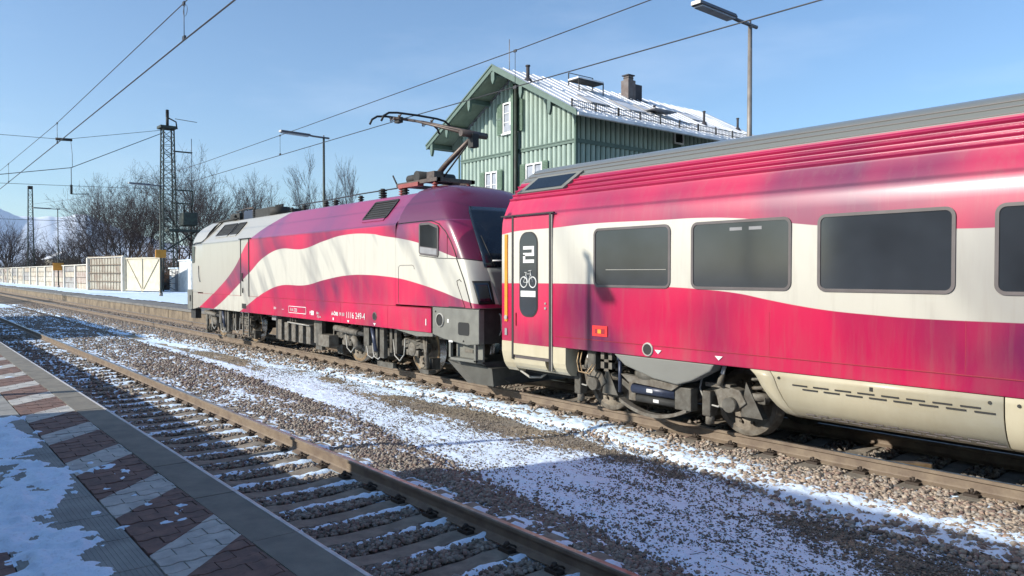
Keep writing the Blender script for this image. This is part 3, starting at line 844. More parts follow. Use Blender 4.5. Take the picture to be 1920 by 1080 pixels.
# cab side window near end
def rrect(x0, x1, z0, z1, r, n=5):
    P_ = []
    for cx_, cz_, a0 in ((x1 - r, z1 - r, 0), (x0 + r, z1 - r, 90), (x0 + r, z0 + r, 180), (x1 - r, z0 + r, 270)):
        P_ += [(cx_ + r * math.cos(R(a0 + 90 * k / n)), cz_ + r * math.sin(R(a0 + 90 * k / n))) for k in range(n + 1)]
    return P_
def window(parent, x0, x1, z0, z1, r, y, mat='glass', fr=.04, fmat='frame', name='window'):
    """pane with a real rubber frame ring round it, facing -Y at plane y"""
    o = rrect(x0, x1, z0, z1, r); i = rrect(x0 + fr, x1 - fr, z0 + fr, z1 - fr, max(r - fr, .01))
    n = len(o); mb = MB()
    v = [(p[0], y - .014, p[1]) for p in o] + [(p[0], y - .014, p[1]) for p in i] + [(p[0], y + .004, p[1]) for p in o] + [(p[0], y + .004, p[1]) for p in i]
    f = []
    for k in range(n):
        l = (k + 1) % n
        f += [(k, n + k, n + l, l), (k, l, 2 * n + l, 2 * n + k), (n + k, 3 * n + k, 3 * n + l, n + l)]
    mb.add(v, f)
    w = mb.build(name, fmat, parent)
    MB().prism(i, 'y', y - .004, y + .003).build('pane', mat, w)
    return w
wpoly = [(-12.97, 2.62), (-12.93, 2.57), (-12.30, 2.51), (-12.27, 2.56), (-12.27, 3.08), (-12.32, 3.13), (-12.60, 3.20), (-12.90, 3.205), (-12.97, 3.17)]
y = YS
mbw = MB().prism([(p[0] * 1, p[1]) for p in wpoly], 'y', y - .012, y + .004)
cw = mbw.build('cab_side_window', 'frame', loco)
inner = [(-12.92, 2.74), (-12.32, 2.68), (-12.32, 3.07), (-12.60, 3.155), (-12.92, 3.155)]
MB().prism(inner, 'y', y - .017, y - .011).build('pane', 'glass_dark', cw)
MB().prism([(-12.93, 2.63), (-12.90, 2.60), (-12.32, 2.55), (-12.32, 2.665), (-12.92, 2.725)], 'y', y - .017, y - .011).build('lower_panel', 'cabgrey', cw)
# black contour seam over the window and down the corner
arc = [(-13.85, 3.235), (-13.4, 3.24), (-12.95, 3.24), (-12.6, 3.235), (-12.3, 3.16), (-12.05, 3.0), (-11.86, 2.80), (-11.73, 2.60), (-11.66, 2.47)]
MB().tube([(p[0], YC - float(np.interp(p[1], _z, _w)) - .002, p[1]) for p in arc], .011, 5).build('window_arc_seam', 'seam', loco)
MB().tube([loco_S(.0, z, .001) for z in np.linspace(2.47, 1.56, 8)], .012, 5).build('corner_seam', 'seam', loco)
MB().tube([(-11.93, YS, 1.56), (-11.95, YS, 1.95), (-11.90, YS, 2.08), (-11.80, YS, 2.10), (-11.63, YS, 2.02)][0:1] + [(-11.40, YS, 1.56), (-11.64, YS, 1.98), (-11.66, YS, 2.05), (-11.58, YS, 2.08), (-11.52, YS, 2.04)], .007, 5).build('hatch_seam', 'seam', loco)
strip_y('window_sill_seam', [(-12.97, 2.55), (-12.3, 2.49), (-11.67, 2.47)], .012, 'seam', y)
strip_y('panel_seam', [(-11.98, 2.49), (-11.98, 2.93)], .006, 'seam', y)
MB().tube([loco_S(t, 2.47 - .10 * max(0, (t - .2)) / 1.3, .003) for t in np.linspace(0, .8, 8)], .008, 5).build('cap_seam', 'seam', loco)
# square hatch outlines
for (x0, x1, z0, z1) in ((-13.78, -13.16, 1.54, 2.36),):
    P_ = rrect(x0, x1, z0, z1, .08); P_ = [(p[0], YS, p[1]) for p in P_[:-6]]
    MB().tube(P_, .005, 4, cap=False).build('hatch_outline', 'reddark' if False else 'frame', loco)
strip_y('body_seam', [(-27.2, 1.51), (-12.52, 1.51)], .008, 'reddark', YS - .001)
# patches on the curved front
def patch(name, mat, ts, zs, off, parent=loco, mirror=False):
    """ts: for each z a (t0,t1) pair; grid sampled on the cab surface"""
    mb = MB(); nt_ = 10; rows = []
    for (t0, t1), z in zip(ts, zs):
        rows.append([loco_S(t0 + (t1 - t0) * k / nt_, z, off) for k in range(nt_ + 1)])
    if mirror: rows = [[Vector((p.x, 2 * YC - p.y, p.z)) for p in r_] for r_ in rows]
    v = [p for r_ in rows for p in r_]; n = nt_ + 1
    mb.add(v, [(i * n + k, i * n + k + 1, (i + 1) * n + k + 1, (i + 1) * n + k) for i in range(len(rows) - 1) for k in range(nt_)], 0, True)
    o = mb.build(name, mat, parent)
    so = o.modifiers.new('thick', 'SOLIDIFY'); so.thickness = .01; so.offset = 0
    return o
zs = np.linspace(2.30, 3.50, 13)
ws = patch('windscreen', 'glass_blue', [(float(np.interp(z, [2.3, 2.41, 3.44, 3.5], [.80, .79, .90, .92])), math.pi / 2) for z in zs], zs, .012)
zs2 = np.linspace(1.60, 2.29, 8)
patch('nose_panel', 'roofgrey', [(float(np.interp(z, [1.6, 2.29], [.99, .85])), math.pi / 2) for z in zs2], zs2, .010)
patch('windscreen', 'glass_blue', [(float(np.interp(z, [2.3, 2.41, 3.44, 3.5], [.80, .79, .90, .92])), math.pi / 2) for z in zs], zs, .012, mirror=True)
zs3 = np.linspace(1.62, 2.05, 6)
hl = patch('headlight', 'black', [(float(np.interp(z, [1.62, 2.05], [.43, .34])), float(np.interp(z, [1.62, 2.05], [.90, .86]))) for z in zs3], zs3, .010)
zs3 = np.linspace(1.66, 2.01, 6)
patch('lamp_glass', 'glass_blue', [(float(np.interp(z, [1.62, 2.05], [.48, .39])), float(np.interp(z, [1.62, 2.05], [.84, .80]))) for z in zs3], zs3, .020, parent=hl)
patch('headlight', 'black', [(float(np.interp(z, [1.62, 2.05], [.43, .34])), float(np.interp(z, [1.62, 2.05], [.90, .86]))) for z in zs3], zs3, .010, mirror=True)
MB().tube([loco_S(1.0, 2.42, .05), loco_S(1.25, 2.42, .05)], .014, 5).build('wiper', 'white', loco)
MB().tube([loco_S(1.02, 2.32, .04), loco_S(.96, 2.9, .05)], .010, 5).build('wiper', 'black', loco)
# buffer beam box
bbx = MB()
z0, z1 = .86, 1.535
bbx.prism([(-12.50, 1.0), (-12.50, z1), (-10.98, z1), (-10.98, .90), (-11.35, z0), (-12.1, .93)], 'y', YC - 1.47 - .02, YC - 1.36)
bb = bbx.build('buffer_beam', 'grey', loco, bevel=.015)
MB().box(-12.45, -10.99, YC - 1.36, YC + 1.40, .90, 1.53).build('beam_core', 'dark', bb)
MB().prism([(-12.50, 1.0), (-12.50, z1), (-10.98, z1), (-10.98, .90), (-11.35, z0), (-12.1, .93)], 'y', YC + 1.36, YC + 1.49).build('beam_side', 'grey', bb)
MB().box(-12.54, -10.93, YC - 1.50, YC + 1.50, 1.537, 1.552).build('beam_top_plate', 'black', bb)
MB().prism([(-14.0, 1.02), (-12.51, 1.02), (-12.51, .95), (-13.1, .92)], 'y', YC - 1.48, YC - 1.44).build('wheel_arch_plate', 'grey', bb)
MB().lathe((-12.22, YC - 1.492, 1.29), [(-.022, .115), (-.022, .135), (.0, .14)], 20).build('socket_ring', 'hose', bb)
MB().cyl((-12.22, YC - 1.500, 1.29), (-12.22, YC - 1.4, 1.29), .115, 20).build('socket', 'black', bb)
MB().prism(rrect(-11.62, -11.27, 1.04, 1.28, .05), 'y', YC - 1.497, YC - 1.45).build('recess', 'black', bb)
MB().box(-11.98, -11.93, YC - 1.495, YC - 1.48, 1.25, 1.32).build('label_plate', 'white', bb)
for bx_, bz_ in ((-12.38, 1.45), (-12.38, .97), (-11.45, .93)):
    MB().lathe((bx_, YC - 1.49, bz_), [(-.012, .0), (-.012, .018), (0, .022)], 8).build('bolt', 'dark', bb)
MB().box(-11.93, -11.80, YC - 1.496, YC - 1.485, .885, .92).build('lifting_mark', 'white', bb)
# step frame below
stp = MB()
for x_ in (-11.92, -11.12): stp.box(x_ - .03, x_ + .03, YC - 1.48, YC - 1.42, .56, .90)
stp.box(-11.95, -11.09, YC - 1.48, YC - 1.30, .55, .60)
stp.box(-11.95, -11.09, YC - 1.30, YC - 1.27, .55, .90)
st = stp.build('step', 'grey', bb, bevel=.006)
MB().box(-11.66, -11.40, YC - 1.315, YC - 1.30, .70, .76).build('mark', 'bogie2', bb)
# snow plough
MB().prism([(-12.1, .55), (-10.9, .45), (-10.85, .13), (-11.4, .12)], 'y', YC - 1.25, YC + 1.25).build('plough', 'plough', bb)
MB().add([(-12.3, YC - 1.27, .50), (-11.15, YC - 1.30, .55), (-10.78, YC - .9, .16), (-11.6, YC - 1.28, .12), (-10.72, YC, .18), (-11.0, YC, .56)], [(0, 1, 2, 3), (1, 5, 4, 2)]).build('plough_blade', 'plough', bb)
# buffers, hook, hoses at the near end
for sy in (-1, 1):
    mb = MB().cyl((-10.98, YC + sy * .87, 1.06), (-10.66, YC + sy * .87, 1.06), .10, 16)
    mb.prism([(YC + sy * .87 + .26 * math.cos(a), 1.06 + .19 * math.sin(a)) for a in np.linspace(0, 2 * math.pi, 20, endpoint=False)], 'x', -10.66, -10.62)
    mb.build('buffer', 'bogie', loco)
MB().tube([(-10.93, YC - 1.05, 1.45), (-10.88, YC - 1.05, 1.42), (-10.86, YC - 1.05, 1.15), (-10.93, YC - 1.05, 1.05)], .014, 6).build('grab_handle', 'hose', bb)
MB().tube([(-10.96, YC - .75, .78), (-10.7, YC - .8, .62), (-10.55, YC - .85, .42), (-10.3, YC - .85, .33), (-10.0, YC - .85, .36), (-9.8, YC - .8, .5)], .022, 8).build('brake_hose', 'hose', loco)
MB().cyl((-11.0, YC - .75, .82), (-10.82, YC - .76, .70), .05, 10).build('hose_coupling', 'hose', loco)
MB().box(-10.96, -10.88, YC - .70, YC - .50, .75, 1.2).build('coupling_box', 'bogie2', bb)
# far end beam and buffer housing
fb = MB().prism([(-28.2, 1.54), (-28.2, .92), (-27.8, .94), (-27.3, 1.0), (-27.3, 1.54)], 'y', YC - 1.47, YC + 1.47).build('far_buffer_beam', 'loco', loco)
MB().prism(rrect(-28.38, -27.86, .92, 1.62, .06), 'y', YC - 1.50, YC - 1.44).build('beam_socket_plate', 'grey', fb)
MB().prism(rrect(-28.08, -27.98, 1.2, 1.42, .04), 'y', YC - 1.515, YC - 1.49).build('recess', 'black', fb)
MB().box(-28.3, -27.8, YC - 1.4, YC - 1.2, .6, .93).build('step', 'dark', fb)
# far cab window + seams
MB().prism([(-27.80, 2.55), (-27.58, 2.55), (-27.52, 2.62), (-27.52, 3.12), (-27.80, 3.15)], 'y', YS - .008, YS + .004).build('cab_side_window', 'glass_dark', loco)
MB().tube([(-27.8, YC - 1.485, 3.19), (-27.4, YC - 1.495, 3.24), (-26.9, YC - 1.49, 3.245), (-26.75, YC - 1.46, 3.28), (-26.45, YC - 1.20, 3.62), (-26.3, YC - .93, 3.93)], .018, 5).build('cap_seam', 'seam', loco)
MB().tube([(-27.1, YS - .01, 2.45), (-27.08, YS - .03, 2.2), (-26.95, YS - .03, 1.95), (-26.93, YS - .01, 1.90)], .018, 5).build('handrail', 'hose', loco)
# sloped roof grilles
sl0, sl1 = Vector((0, YC - 1.475, 3.24)), Vector((0, YC - .93, 3.90))
sdir = (sl1 - sl0).normalized(); snrm = Vector((0, -sdir.z, sdir.y))
def slope_pt(x, k, off=0.):
    p = sl0 + (sl1 - sl0) * k + snrm * off; return (x, p.y, p.z)
def grille(x0, x1, k0, k1):
    mb = MB()
    f_ = MB()
    for a, b in (((x0, k0), (x1, k0)), ((x1, k0), (x1, k1)), ((x1, k1), (x0, k1)), ((x0, k1), (x0, k0))):
        f_.bar(slope_pt(*a, .012), slope_pt(*b, .012), .05, .03, up=snrm)
    fr = f_.build('roof_grille', 'seam', loco)
    pn = MB().add([slope_pt(x0, k0, .006), slope_pt(x1, k0, .006), slope_pt(x1, k1, .006), slope_pt(x0, k1, .006)], [(0, 1, 2, 3)])
    pn.build('mesh_panel', 'black', fr)
    n = 7; sl = MB()
    for i in range(1, n):
        k = k0 + (k1 - k0) * i / n
        sl.bar(slope_pt(x0 + .03, k, .014), slope_pt(x1 - .03, k, .014), .022, .012, up=snrm)
    sl.build('louvre', 'dark', fr)
    MB().bar(slope_pt(x0 + .04, k0 - .07, .01), slope_pt(x1 - .02, k0 - .07, .01), .06, .02, up=snrm).build('grille_sill', 'loco', fr)
grille(-15.58, -14.55, .26, .86)
grille(-25.75, -24.55, .28, .82)
grille(-24.38, -23.75, .28, .82)
# markings on the skirt
def text(body, x, z, h, mat, parent, y=YS - .022, sx_=1., name='lettering', bold=False):
    cu = bpy.data.curves.new('t', 'FONT'); cu.body = body; cu.size = h * 1.38; cu.extrude = .002
    if bold: cu.offset = .0035
    ob = bpy.data.objects.new('t', cu); COL.objects.link(ob)
    dg = bpy.context.evaluated_depsgraph_get(); me = bpy.data.meshes.new_from_object(ob.evaluated_get(dg))
    bpy.data.objects.remove(ob); top = parent
    while top.parent is not None: top = top.parent
    o0 = origin(top)
    for v_ in me.vertices:
        v_.co = Vector((x + v_.co.x * sx_, y - v_.co.z, z + v_.co.y)) - o0
    me.name = name; me.materials.clear(); me.materials.append(M[mat])
    o = bpy.data.objects.new(name, me); link(o, parent); return o
text('A-ÖBB', -16.86, 1.19, .085, 'white', loco, bold=True)
text('91 81', -16.44, 1.19, .085, 'white', loco)
text('1116 249-4', -16.12, 1.155, .15, 'white', loco, sx_=.98)
text('1', -12.74, 1.165, .13, 'white', loco, bold=True)
text('REV', -20.42, 1.20, .07, 'white', loco); text('-----', -19.86, 1.20, .06, 'white', loco)
fr = MB()
for a, b in (((-19.4, 1.15), (-18.32, 1.15)), ((-18.32, 1.15), (-18.32, 1.32)), ((-18.32, 1.32), (-19.4, 1.32)), ((-19.4, 1.32), (-19.4, 1.15))):
    fr.bar((a[0], YS - .022, a[1]), (b[0], YS - .022, b[1]), .004, .014, up=(0, 0, 1) if a[1] == b[1] else (1, 0, 0))
bx_ = fr.build('data_box', 'white', loco); text('R A 230', -19.28, 1.19, .09, 'white', loco)
text('P+E', -18.1, 1.15, .09, 'white', loco); text('84 t', -17.70, 1.17, .07, 'white', loco); text('19,3 m', -17.68, 1.09, .06, 'white', loco)
MB().box(-18.02, -17.86, YS - .023, YS - .018, 1.14, 1.25).build('inspection_mark', 'white', loco)
for x_ in (-16.0, -14.76):
    MB().prism([(x_ - .055, 1.10), (x_ + .055, 1.10), (x_, 1.045)], 'y', YS - .024, YS - .018).build('lifting_triangle', 'white', loco)
MB().box(-16.80, -16.74, YS - .023, YS - .018, 1.07, 1.13).build('mark', 'white', loco)
MB().cyl((-14.765, YS - .023, 1.25), (-14.765, YS, 1.25), .075, 18).build('filler_port', 'black', loco)
MB().lathe((-14.765, YS - .02, 1.25), [(-.006, .075), (-.008, .09), (0, .095)], 18).build('port_ring', 'frame', loco)

# wheels / bogies
def wheel_mesh(name, r, yc_, parent, mats=('wheel', 'tread', 'wheel_b'), x=0., side=-1):
    mb = MB(); s_ = side
    pr = [(.0, .06), (.0, .12), (s_ * -.02, .14), (s_ * .0, r * .42), (s_ * .03, r * .5), (s_ * .025, r * .80), (s_ * .055, r * .84), (s_ * .055, r * .985)]
    mb.lathe((x, yc_, r), pr, 36, 0)
    mb.lathe((x, yc_, r), [(s_ * .055, r * .985), (s_ * .05, r), (-s_ * .07, r * 1.01), (-s_ * .08, r + .03), (-s_ * .10, r + .028), (-s_ * .10, r * .8)], 36, 1)
    mb.lathe((x, yc_, r), [(s_ * .057, r * .84), (s_ * .060, r * .90), (s_ * .057, r * .95)], 36, 2)
    mb.lathe((x, yc_, r), [(-s_ * .02, r * .8), (-s_ * .02, .08)], 36, 0)
    for k in range(10):
        a = 2 * math.pi * k / 10
        mb.cyl((x + .62 * r * math.cos(a), yc_ + s_ * .02, r + .62 * r * math.sin(a)), (x + .62 * r * math.cos(a), yc_ + s_ * .07, r + .62 * r * math.sin(a)), .022, 6, 0)
    mb.cyl((x, yc_, r), (x, yc_ + s_ * .09, r), .13, 18, 0)
    return mb.build(name, list(mats), parent)
def spring(mb, x, y, z0, z1, r, n=4, mi=0, w=.018):
    pts = [(x + r * math.cos(2 * math.pi * t), y + r * math.sin(2 * math.pi * t), z0 + (z1 - z0) * t / n) for t in np.linspace(0, n, n * 10)]
    return mb.tube(pts, w, 5, mi)
def loco_bogie(xc, parent):
    f = MB(); yo = YC - 1.10
    for sy in (-1, 1):
        yf = YC + sy * 1.06
        f.prism([(xc - 2.05, .72), (xc - 1.2, .80), (xc - .7, .52), (xc + .7, .52), (xc + 1.2, .80), (xc + 2.05, .72), (xc + 2.05, .60), (xc + 1.1, .62), (xc + .62, .34), (xc - .62, .34), (xc - 1.1, .62), (xc - 2.05, .60)], 'y', yf - .07, yf + .07)
    f.box(xc - .35, xc + .35, YC - 1.0, YC + 1.0, .35, .7)
    b = f.build('bogie', 'bogie', parent, bevel=.012)
    for wx in (xc - 1.5, xc + 1.5):
        for sy in (-1, 1):
            wheel_mesh('wheel', .575, YC + sy * .735, b, x=wx, side=sy)
            yb = YC + sy * 1.07
            ax = MB(); ax.lathe((wx, yb, .575), [(sy * .10, 0), (sy * .10, .10), (sy * .07, .15), (-sy * .15, .16)], 18)
            ax.box(wx - .24, wx + .24, yb - .06, yb + .06, .44, .56)
            ax.build('axle_box', 'bogie2', b, bevel=.008)
            for dx in (-.32, .32):
                sp = MB(); spring(sp, wx + dx * .72, yb - sy * .0, .55, .88, .085, 4, w=.017)
                sp.cyl((wx + dx * .72, yb, .88), (wx + dx * .72, yb, .93), .12, 12)
                sp.build('spring', 'bogie2', b)
            # brake unit + sand pipe
            MB().box(wx - .66 if wx < xc else wx + .40, wx - .40 if wx < xc else wx + .66, YC + sy * .95 - .1, YC + sy * .95 + .1, .18, .42).build('brake_unit', 'bogie', b, bevel=.01)
            sx_ = wx + (.62 if wx > xc else -.62)
            MB().tube([(sx_, yb + sy * .08, .9), (sx_, yb + sy * .10, .55), (sx_ - (.12 if wx > xc else -.12), yb + sy * .02, .22), (sx_ - (.25 if wx > xc else -.25), YC + sy * .78, .10)], .022, 7).build('sand_pipe', 'bogie2', b)
    for sy in (-1, 1):
        yb = YC + sy * 1.18
        MB().cyl((xc - 1.75 if sy < 0 else xc - 1.7, yb + sy * .12, .86), (xc - .55, yb + sy * .12, .80), .075, 12).build('yaw_damper', 'bogie2', b)
        MB().cyl((xc - .56, yb + sy * .12, .80), (xc - .22, yb + sy * .12, .785), .05, 10).build('damper_rod', 'dark', b)
        MB().box(xc - .22, xc + .02, yb - .08 + sy * .1, yb + .08 + sy * .1, .55, .98).build('damper_bracket', 'bogie', b, bevel=.01)
        MB().tube([(xc + .18, yb + sy * .17, .97), (xc + .36, yb + sy * .17, .45)], .055, 10).build('vertical_damper', 'damper', b)
        MB().box(xc + .50, xc + .68, yb - .05 + sy * .12, yb + .05 + sy * .12, .32, 1.0).build('hanger', 'bogie', b, bevel=.01)
        MB().box(xc + .32, xc + .40, yb + sy * .14 - .03, yb + sy * .14 + .03, .30, .98).build('bracket', 'bogie', b)
        for dx in (.80, 1.0):
            MB().box(xc + dx - .05, xc + dx + .05, yb - .06, yb + .06, .45, 1.0).build('bracket', 'bogie', b)
        MB().cyl((xc - .9, yb + sy * .06, .68), (xc - .68, yb + sy * .06, .45), .09, 12).build('brake_cylinder', 'bogie2', b)
        spb = MB(); spring(spb, xc - .15, YC + sy * .98, .5, .98, .13, 5, w=.03); spring(spb, xc + .28, YC + sy * .98, .5, .98, .13, 5, w=.03)
        spb.build('flexicoil_spring', 'bogie', b)
        MB().box(xc + .15, xc + .85, yb - .04, yb + .04, .10, .22).build('brake_magnet', 'bogie', b, bevel=.01)
    MB().box(xc + (1.92 if xc > XC else -2.24), xc + (2.24 if xc > XC else -1.92), YC - 1.20, YC - 1.02, .12, .2).build('rail_guard', 'bogie', b)
    MB().tube([(xc + (2.1 if xc > XC else -2.1), YC - 1.12, .16), (xc + (2.02 if xc > XC else -2.02), YC - 1.15, .9)], .05, 8).build('guard_stay', 'bogie2', b)
    for dx in (-.15, .12):
        MB().tube([(xc + dx, YC - 1.32, .62), (xc + dx + .1, YC - 1.34, .33), (xc + dx + .3, YC - 1.34, .28), (xc + dx + .5, YC - 1.3, .45)], .014, 6).build('cable', 'hose', b)
    for wx in (-1, 1):
        MB().tube([(xc + wx * 1.12 + q, YC - 1.22, z_) for q, z_ in ((-.25, .75), (-.18, .40), (.02, .30), (.2, .45), (.25, .8))], .014, 6).build('cable', 'hose', b)
    MB().cyl((xc + 1.5 - .0, YC - .72, .575), (xc + 1.5, YC + .72, .575), .09, 12).build('axle', 'bogie', b)
    MB().cyl((xc - 1.5 - .0, YC - .72, .575), (xc - 1.5, YC + .72, .575), .09, 12).build('axle', 'bogie', b)
    return b
loco_bogie(-15.33, loco)
loco_bogie(-25.23, loco)
# transformer between bogies
tr = MB().box(-21.2, -18.35, YC - 1.15, YC + 1.15, .30, 1.02).build('transformer', 'dark', loco, bevel=.03)
for k in range(5):
    x_ = -20.55 + k * .47
    MB().box(x_ - .13, x_ + .13, YC - 1.30, YC - 1.16, .34, .84 if k else .9).build('cooling_fin', 'bogie2', tr, bevel=.012)
MB().box(-21.05, -20.75, YC - 1.32, YC - 1.1, .86, 1.01).build('junction_box', 'cabgrey', tr, bevel=.01)
MB().cyl((-19.9, YC - 1.33, .86), (-18.5, YC - 1.33, .83), .02, 8).build('pipe', 'hose', tr)
for x_ in (-19.75, -19.6, -19.42): MB().cyl((x_, YC - 1.3, .88), (x_, YC - 1.3, 1.0), .035, 8).build('valve', 'bogie2', tr)
MB().box(-18.2, -17.85, YC - 1.3, YC - 1.2, .25, 1.0).build('step_frame', 'bogie', loco)
MB().box(-17.9, -17.3, YC - 1.38, YC - 1.1, .36, .66).build('battery_box', 'bogie2', loco, bevel=.02)
MB().box(-18.35, -18.2, YC - 1.28, YC - 1.2, .4, 1.02).build('ladder_post', 'bogie2', loco)
ld = MB()
for z_ in (.35, .6, .85): ld.box(-22.98, -22.5, YC - 1.44, YC - 1.28, z_, z_ + .03)
for x_ in (-22.98, -22.5): ld.box(x_ - .025, x_ + .025, YC - 1.46, YC - 1.42, .30, 1.02)
ld.build('ladder', 'bogie2', loco)

# roof equipment
def insulator(mb, x, y, z0, h, r, mi=0):
    n = max(3, int(h / .055)); pr = [(0, r * .6)]
    for k in range(n): z_ = h * k / n; pr += [(z_, r), (z_ + h / n * .35, r), (z_ + h / n * .5, r * .55), (z_ + h / n * .95, r * .55)]
    pr.append((h, 0)); mb.lathe((x, y, z0), pr, 12, mi, 'z')
for x_, r_ in ((-20.75, .09), (-19.35, .08), (-18.75, .09), (-17.35, .08), (-16.2, .07), (-15.2, .09)):
    mb = MB(); insulator(mb, x_, YC - .45, 3.93, .24, r_); mb.build('insulator', 'dark', loco)
MB().tube([(-21.6, YC - .45, 4.21), (-20.75, YC - .45, 4.19), (-19.35, YC - .45, 4.19), (-17.35, YC - .45, 4.21), (-15.6, YC - .45, 4.20), (-15.1, YC - .45, 4.24)], .016, 6).build('roof_conductor', 'wire', loco)
for (x0, x1, h, m_) in ((-27.1, -25.9, .06, 'dark'), (-26.2, -25.3, .28, 'dark'), (-24.9, -24.1, .30, 'damper'), (-23.9, -22.7, .30, 'dark')):
    MB().box(x0, x1, YC - .72, YC + .5, 3.932, 3.93 + h).build('roof_box', m_, loco, bevel=.03)
mb = MB()
for x_, y_, h in ((-25.1, .6, .3), (-24.95, .4, .26), (-24.1, .65, .36), (-24.0, .3, .3), (-25.6, .75, .22), (-26.0, .55, .3)): insulator(mb, x_, YC - y_, 3.93, h, .07)
mb.build('insulator_bank', 'dark', loco)
MB().tube([(-25.9, YC - .6, 4.28), (-25.0, YC - .6, 4.33), (-24.2, YC - .65, 4.30)], .02, 6).build('busbar', 'panto', loco)
MB().cyl((-22.3, YC - .55, 3.94), (-22.3, YC - .55, 4.20), .30, 20).build('vacuum_breaker', 'dark', loco)
mb = MB()
for a in range(5): mb.box(-22.55 + .12 * a, -22.50 + .12 * a, YC - .6, YC - .55, 4.2, 4.28)
mb.build('breaker_terminals', 'dark', loco)
MB().tube([(-27.6, YC - .9, 3.90), (-26.4, YC - .9, 3.97), (-24.9, YC - .9, 3.99)], .03, 6).build('folded_pantograph', 'dark', loco)
mb = MB(); insulator(mb, -21.5, YC - .5, 3.93, .22, .06); mb.build('insulator', 'dark', loco)

# ---- raised single-arm pantograph
pg = MB()
for x_ in (-15.35, -13.95):
    for y_ in (-.45, .45): insulator(pg, x_, YC + y_, 3.98, .22, .08)
pb = pg.build('pantograph', ['redins'], loco)
MB().box(-15.5, -13.8, YC - .52, YC - .42, 4.21, 4.29).box(-15.5, -13.8, YC + .42, YC + .52, 4.21, 4.29).box(-15.5, -15.38, YC - .5, YC + .5, 4.21, 4.29).box(-13.92, -13.8, YC - .5, YC + .5, 4.21, 4.29).build('base_frame', 'panto', pb)
MB().box(-15.35, -14.5, YC - .56, YC - .40, 4.16, 4.25).build('red_beam', 'redins', pb)
MB().cyl((-14.65, YC - .5, 4.38), (-14.65, YC + .5, 4.38), .13, 14).build('pivot_drum', 'dark', pb)
MB().cyl((-15.1, YC - .4, 4.36), (-14.75, YC - .4, 4.36), .10, 12).build('actuator', 'dark', pb)
MB().box(-14.3, -14.0, YC - .45, YC - .2, 4.26, 4.45).build('damper_bracket', 'panto', pb)
knee = (-13.1, YC, 5.17)
MB().tube([(-14.62, YC, 4.40), (-14.2, YC, 4.65), knee], [.07, .062, .05], 12).build('lower_arm', 'panto', pb)
MB().tube([(-14.05, YC - .18, 4.32), (-13.25, YC - .1, 4.95)], .02, 6).build('coupling_rod', 'black', pb)
MB().cyl((knee[0] - .05, YC - .34, knee[2]), (knee[0] - .05, YC + .34, knee[2]), .07, 12).build('knee_joint', 'panto', pb)
MB().box(knee[0] - .12, knee[0] + .06, YC - .10, YC + .06, knee[2] - .28, knee[2]).build('knee_bracket', 'dark', pb)
head = (-15.65, YC, 5.86)
MB().tube([(knee[0], YC - .30, knee[2]), (head[0] + .3, YC - .12, head[2] - .06), (head[0], YC - .10, head[2])], [.036, .028, .026], 8).build('upper_arm', 'panto', pb)
MB().tube([(knee[0], YC + .30, knee[2] + .02), (head[0] + .3, YC + .12, head[2] - .06), (head[0], YC + .10, head[2])], [.036, .028, .026], 8).build('upper_arm', 'panto', pb)
MB().cyl((head[0], YC - .5, head[2]), (head[0], YC + .5, head[2]), .03, 8).build('head_axle', 'panto', pb)
for dx in (-.27, .27):
    z_ = 5.93
    pts = [(head[0] + dx, YC - .98, z_ - .24), (head[0] + dx, YC - .92, z_ - .12), (head[0] + dx, YC - .78, z_ - .03), (head[0] + dx, YC - .55, z_), (head[0] + dx, YC, z_ + .01), (head[0] + dx, YC + .55, z_), (head[0] + dx, YC + .78, z_ - .03), (head[0] + dx, YC + .92, z_ - .12), (head[0] + dx, YC + .98, z_ - .24)]
    MB().tube(pts, .026, 7).build('collector_strip', 'black', pb)
    mb = MB()
    for sy in (-.45, .45):
        mb.tube([(head[0] + dx, YC + sy, z_ - .02), (head[0] + dx * .4, YC + sy, z_ - .10), (head[0], YC + sy, head[2])], .016, 5)
        spring(mb, head[0] + dx * .7, YC + sy, z_ - .13, z_ - .03, .03, 4, w=.008)
    mb.build('strip_suspension', 'panto', pb)
MB().box(head[0] - .1, head[0] + .1, YC - .42, YC - .30, head[2] - .10, head[2] + .03).build('head_joint', 'dark', pb)
for y_ in (-.5, -.1):
    MB().tube([(-15.5, YC + y_, 4.28), (-15.62, YC + y_, 4.42), (-15.68, YC + y_, 4.50)], .02, 5).build('horn_rest', 'dark', pb)
mb = MB(); insulator(mb, -15.95, YC - .62, 3.93, .28, .10); mb.build('insulator', 'dark', loco)

# ------------------------------------------------------------------ COACH
CX0, CX1 = -10.40, 9.6
YN = 8.30
coach = empty('passenger_coach', (-.4, YC, 0), 'long red and cream railway coach with tinted windows coupled behind the locomotive', 'railway coach')
def mirror(P_): return P_ + [(2 * YC - a, b) for a, b in P_[::-1]]
half = [(YN + .01, 1.005), (YN, 1.03), (YN, 1.17), (YN - .004, 1.18), (YN - .004, 2.6), (YN, 2.95), (YN + .012, 3.08), (YN + .03, 3.15), (YN + .06, 3.22), (YN + .105, 3.32), (YN + .165, 3.43), (YN + .172, 3.455)]
r0 = (YN + .185, 3.46); r1 = (YN + .43, 3.775)
def lerp(a, b, t): return (a[0] + (b[0] - a[0]) * t, a[1] + (b[1] - a[1]) * t)
for k in range(4):                       # four rounded ribs on the cant rail
    for t, o_ in ((.04, 0), (.10, .022), (.16, .032), (.24, .034), (.34, .022), (.48, .0), (.95, -.004)):
        p = lerp(r0, r1, (k + t) / 4); half.append((p[0] - .80 * o_, p[1] + .60 * o_))
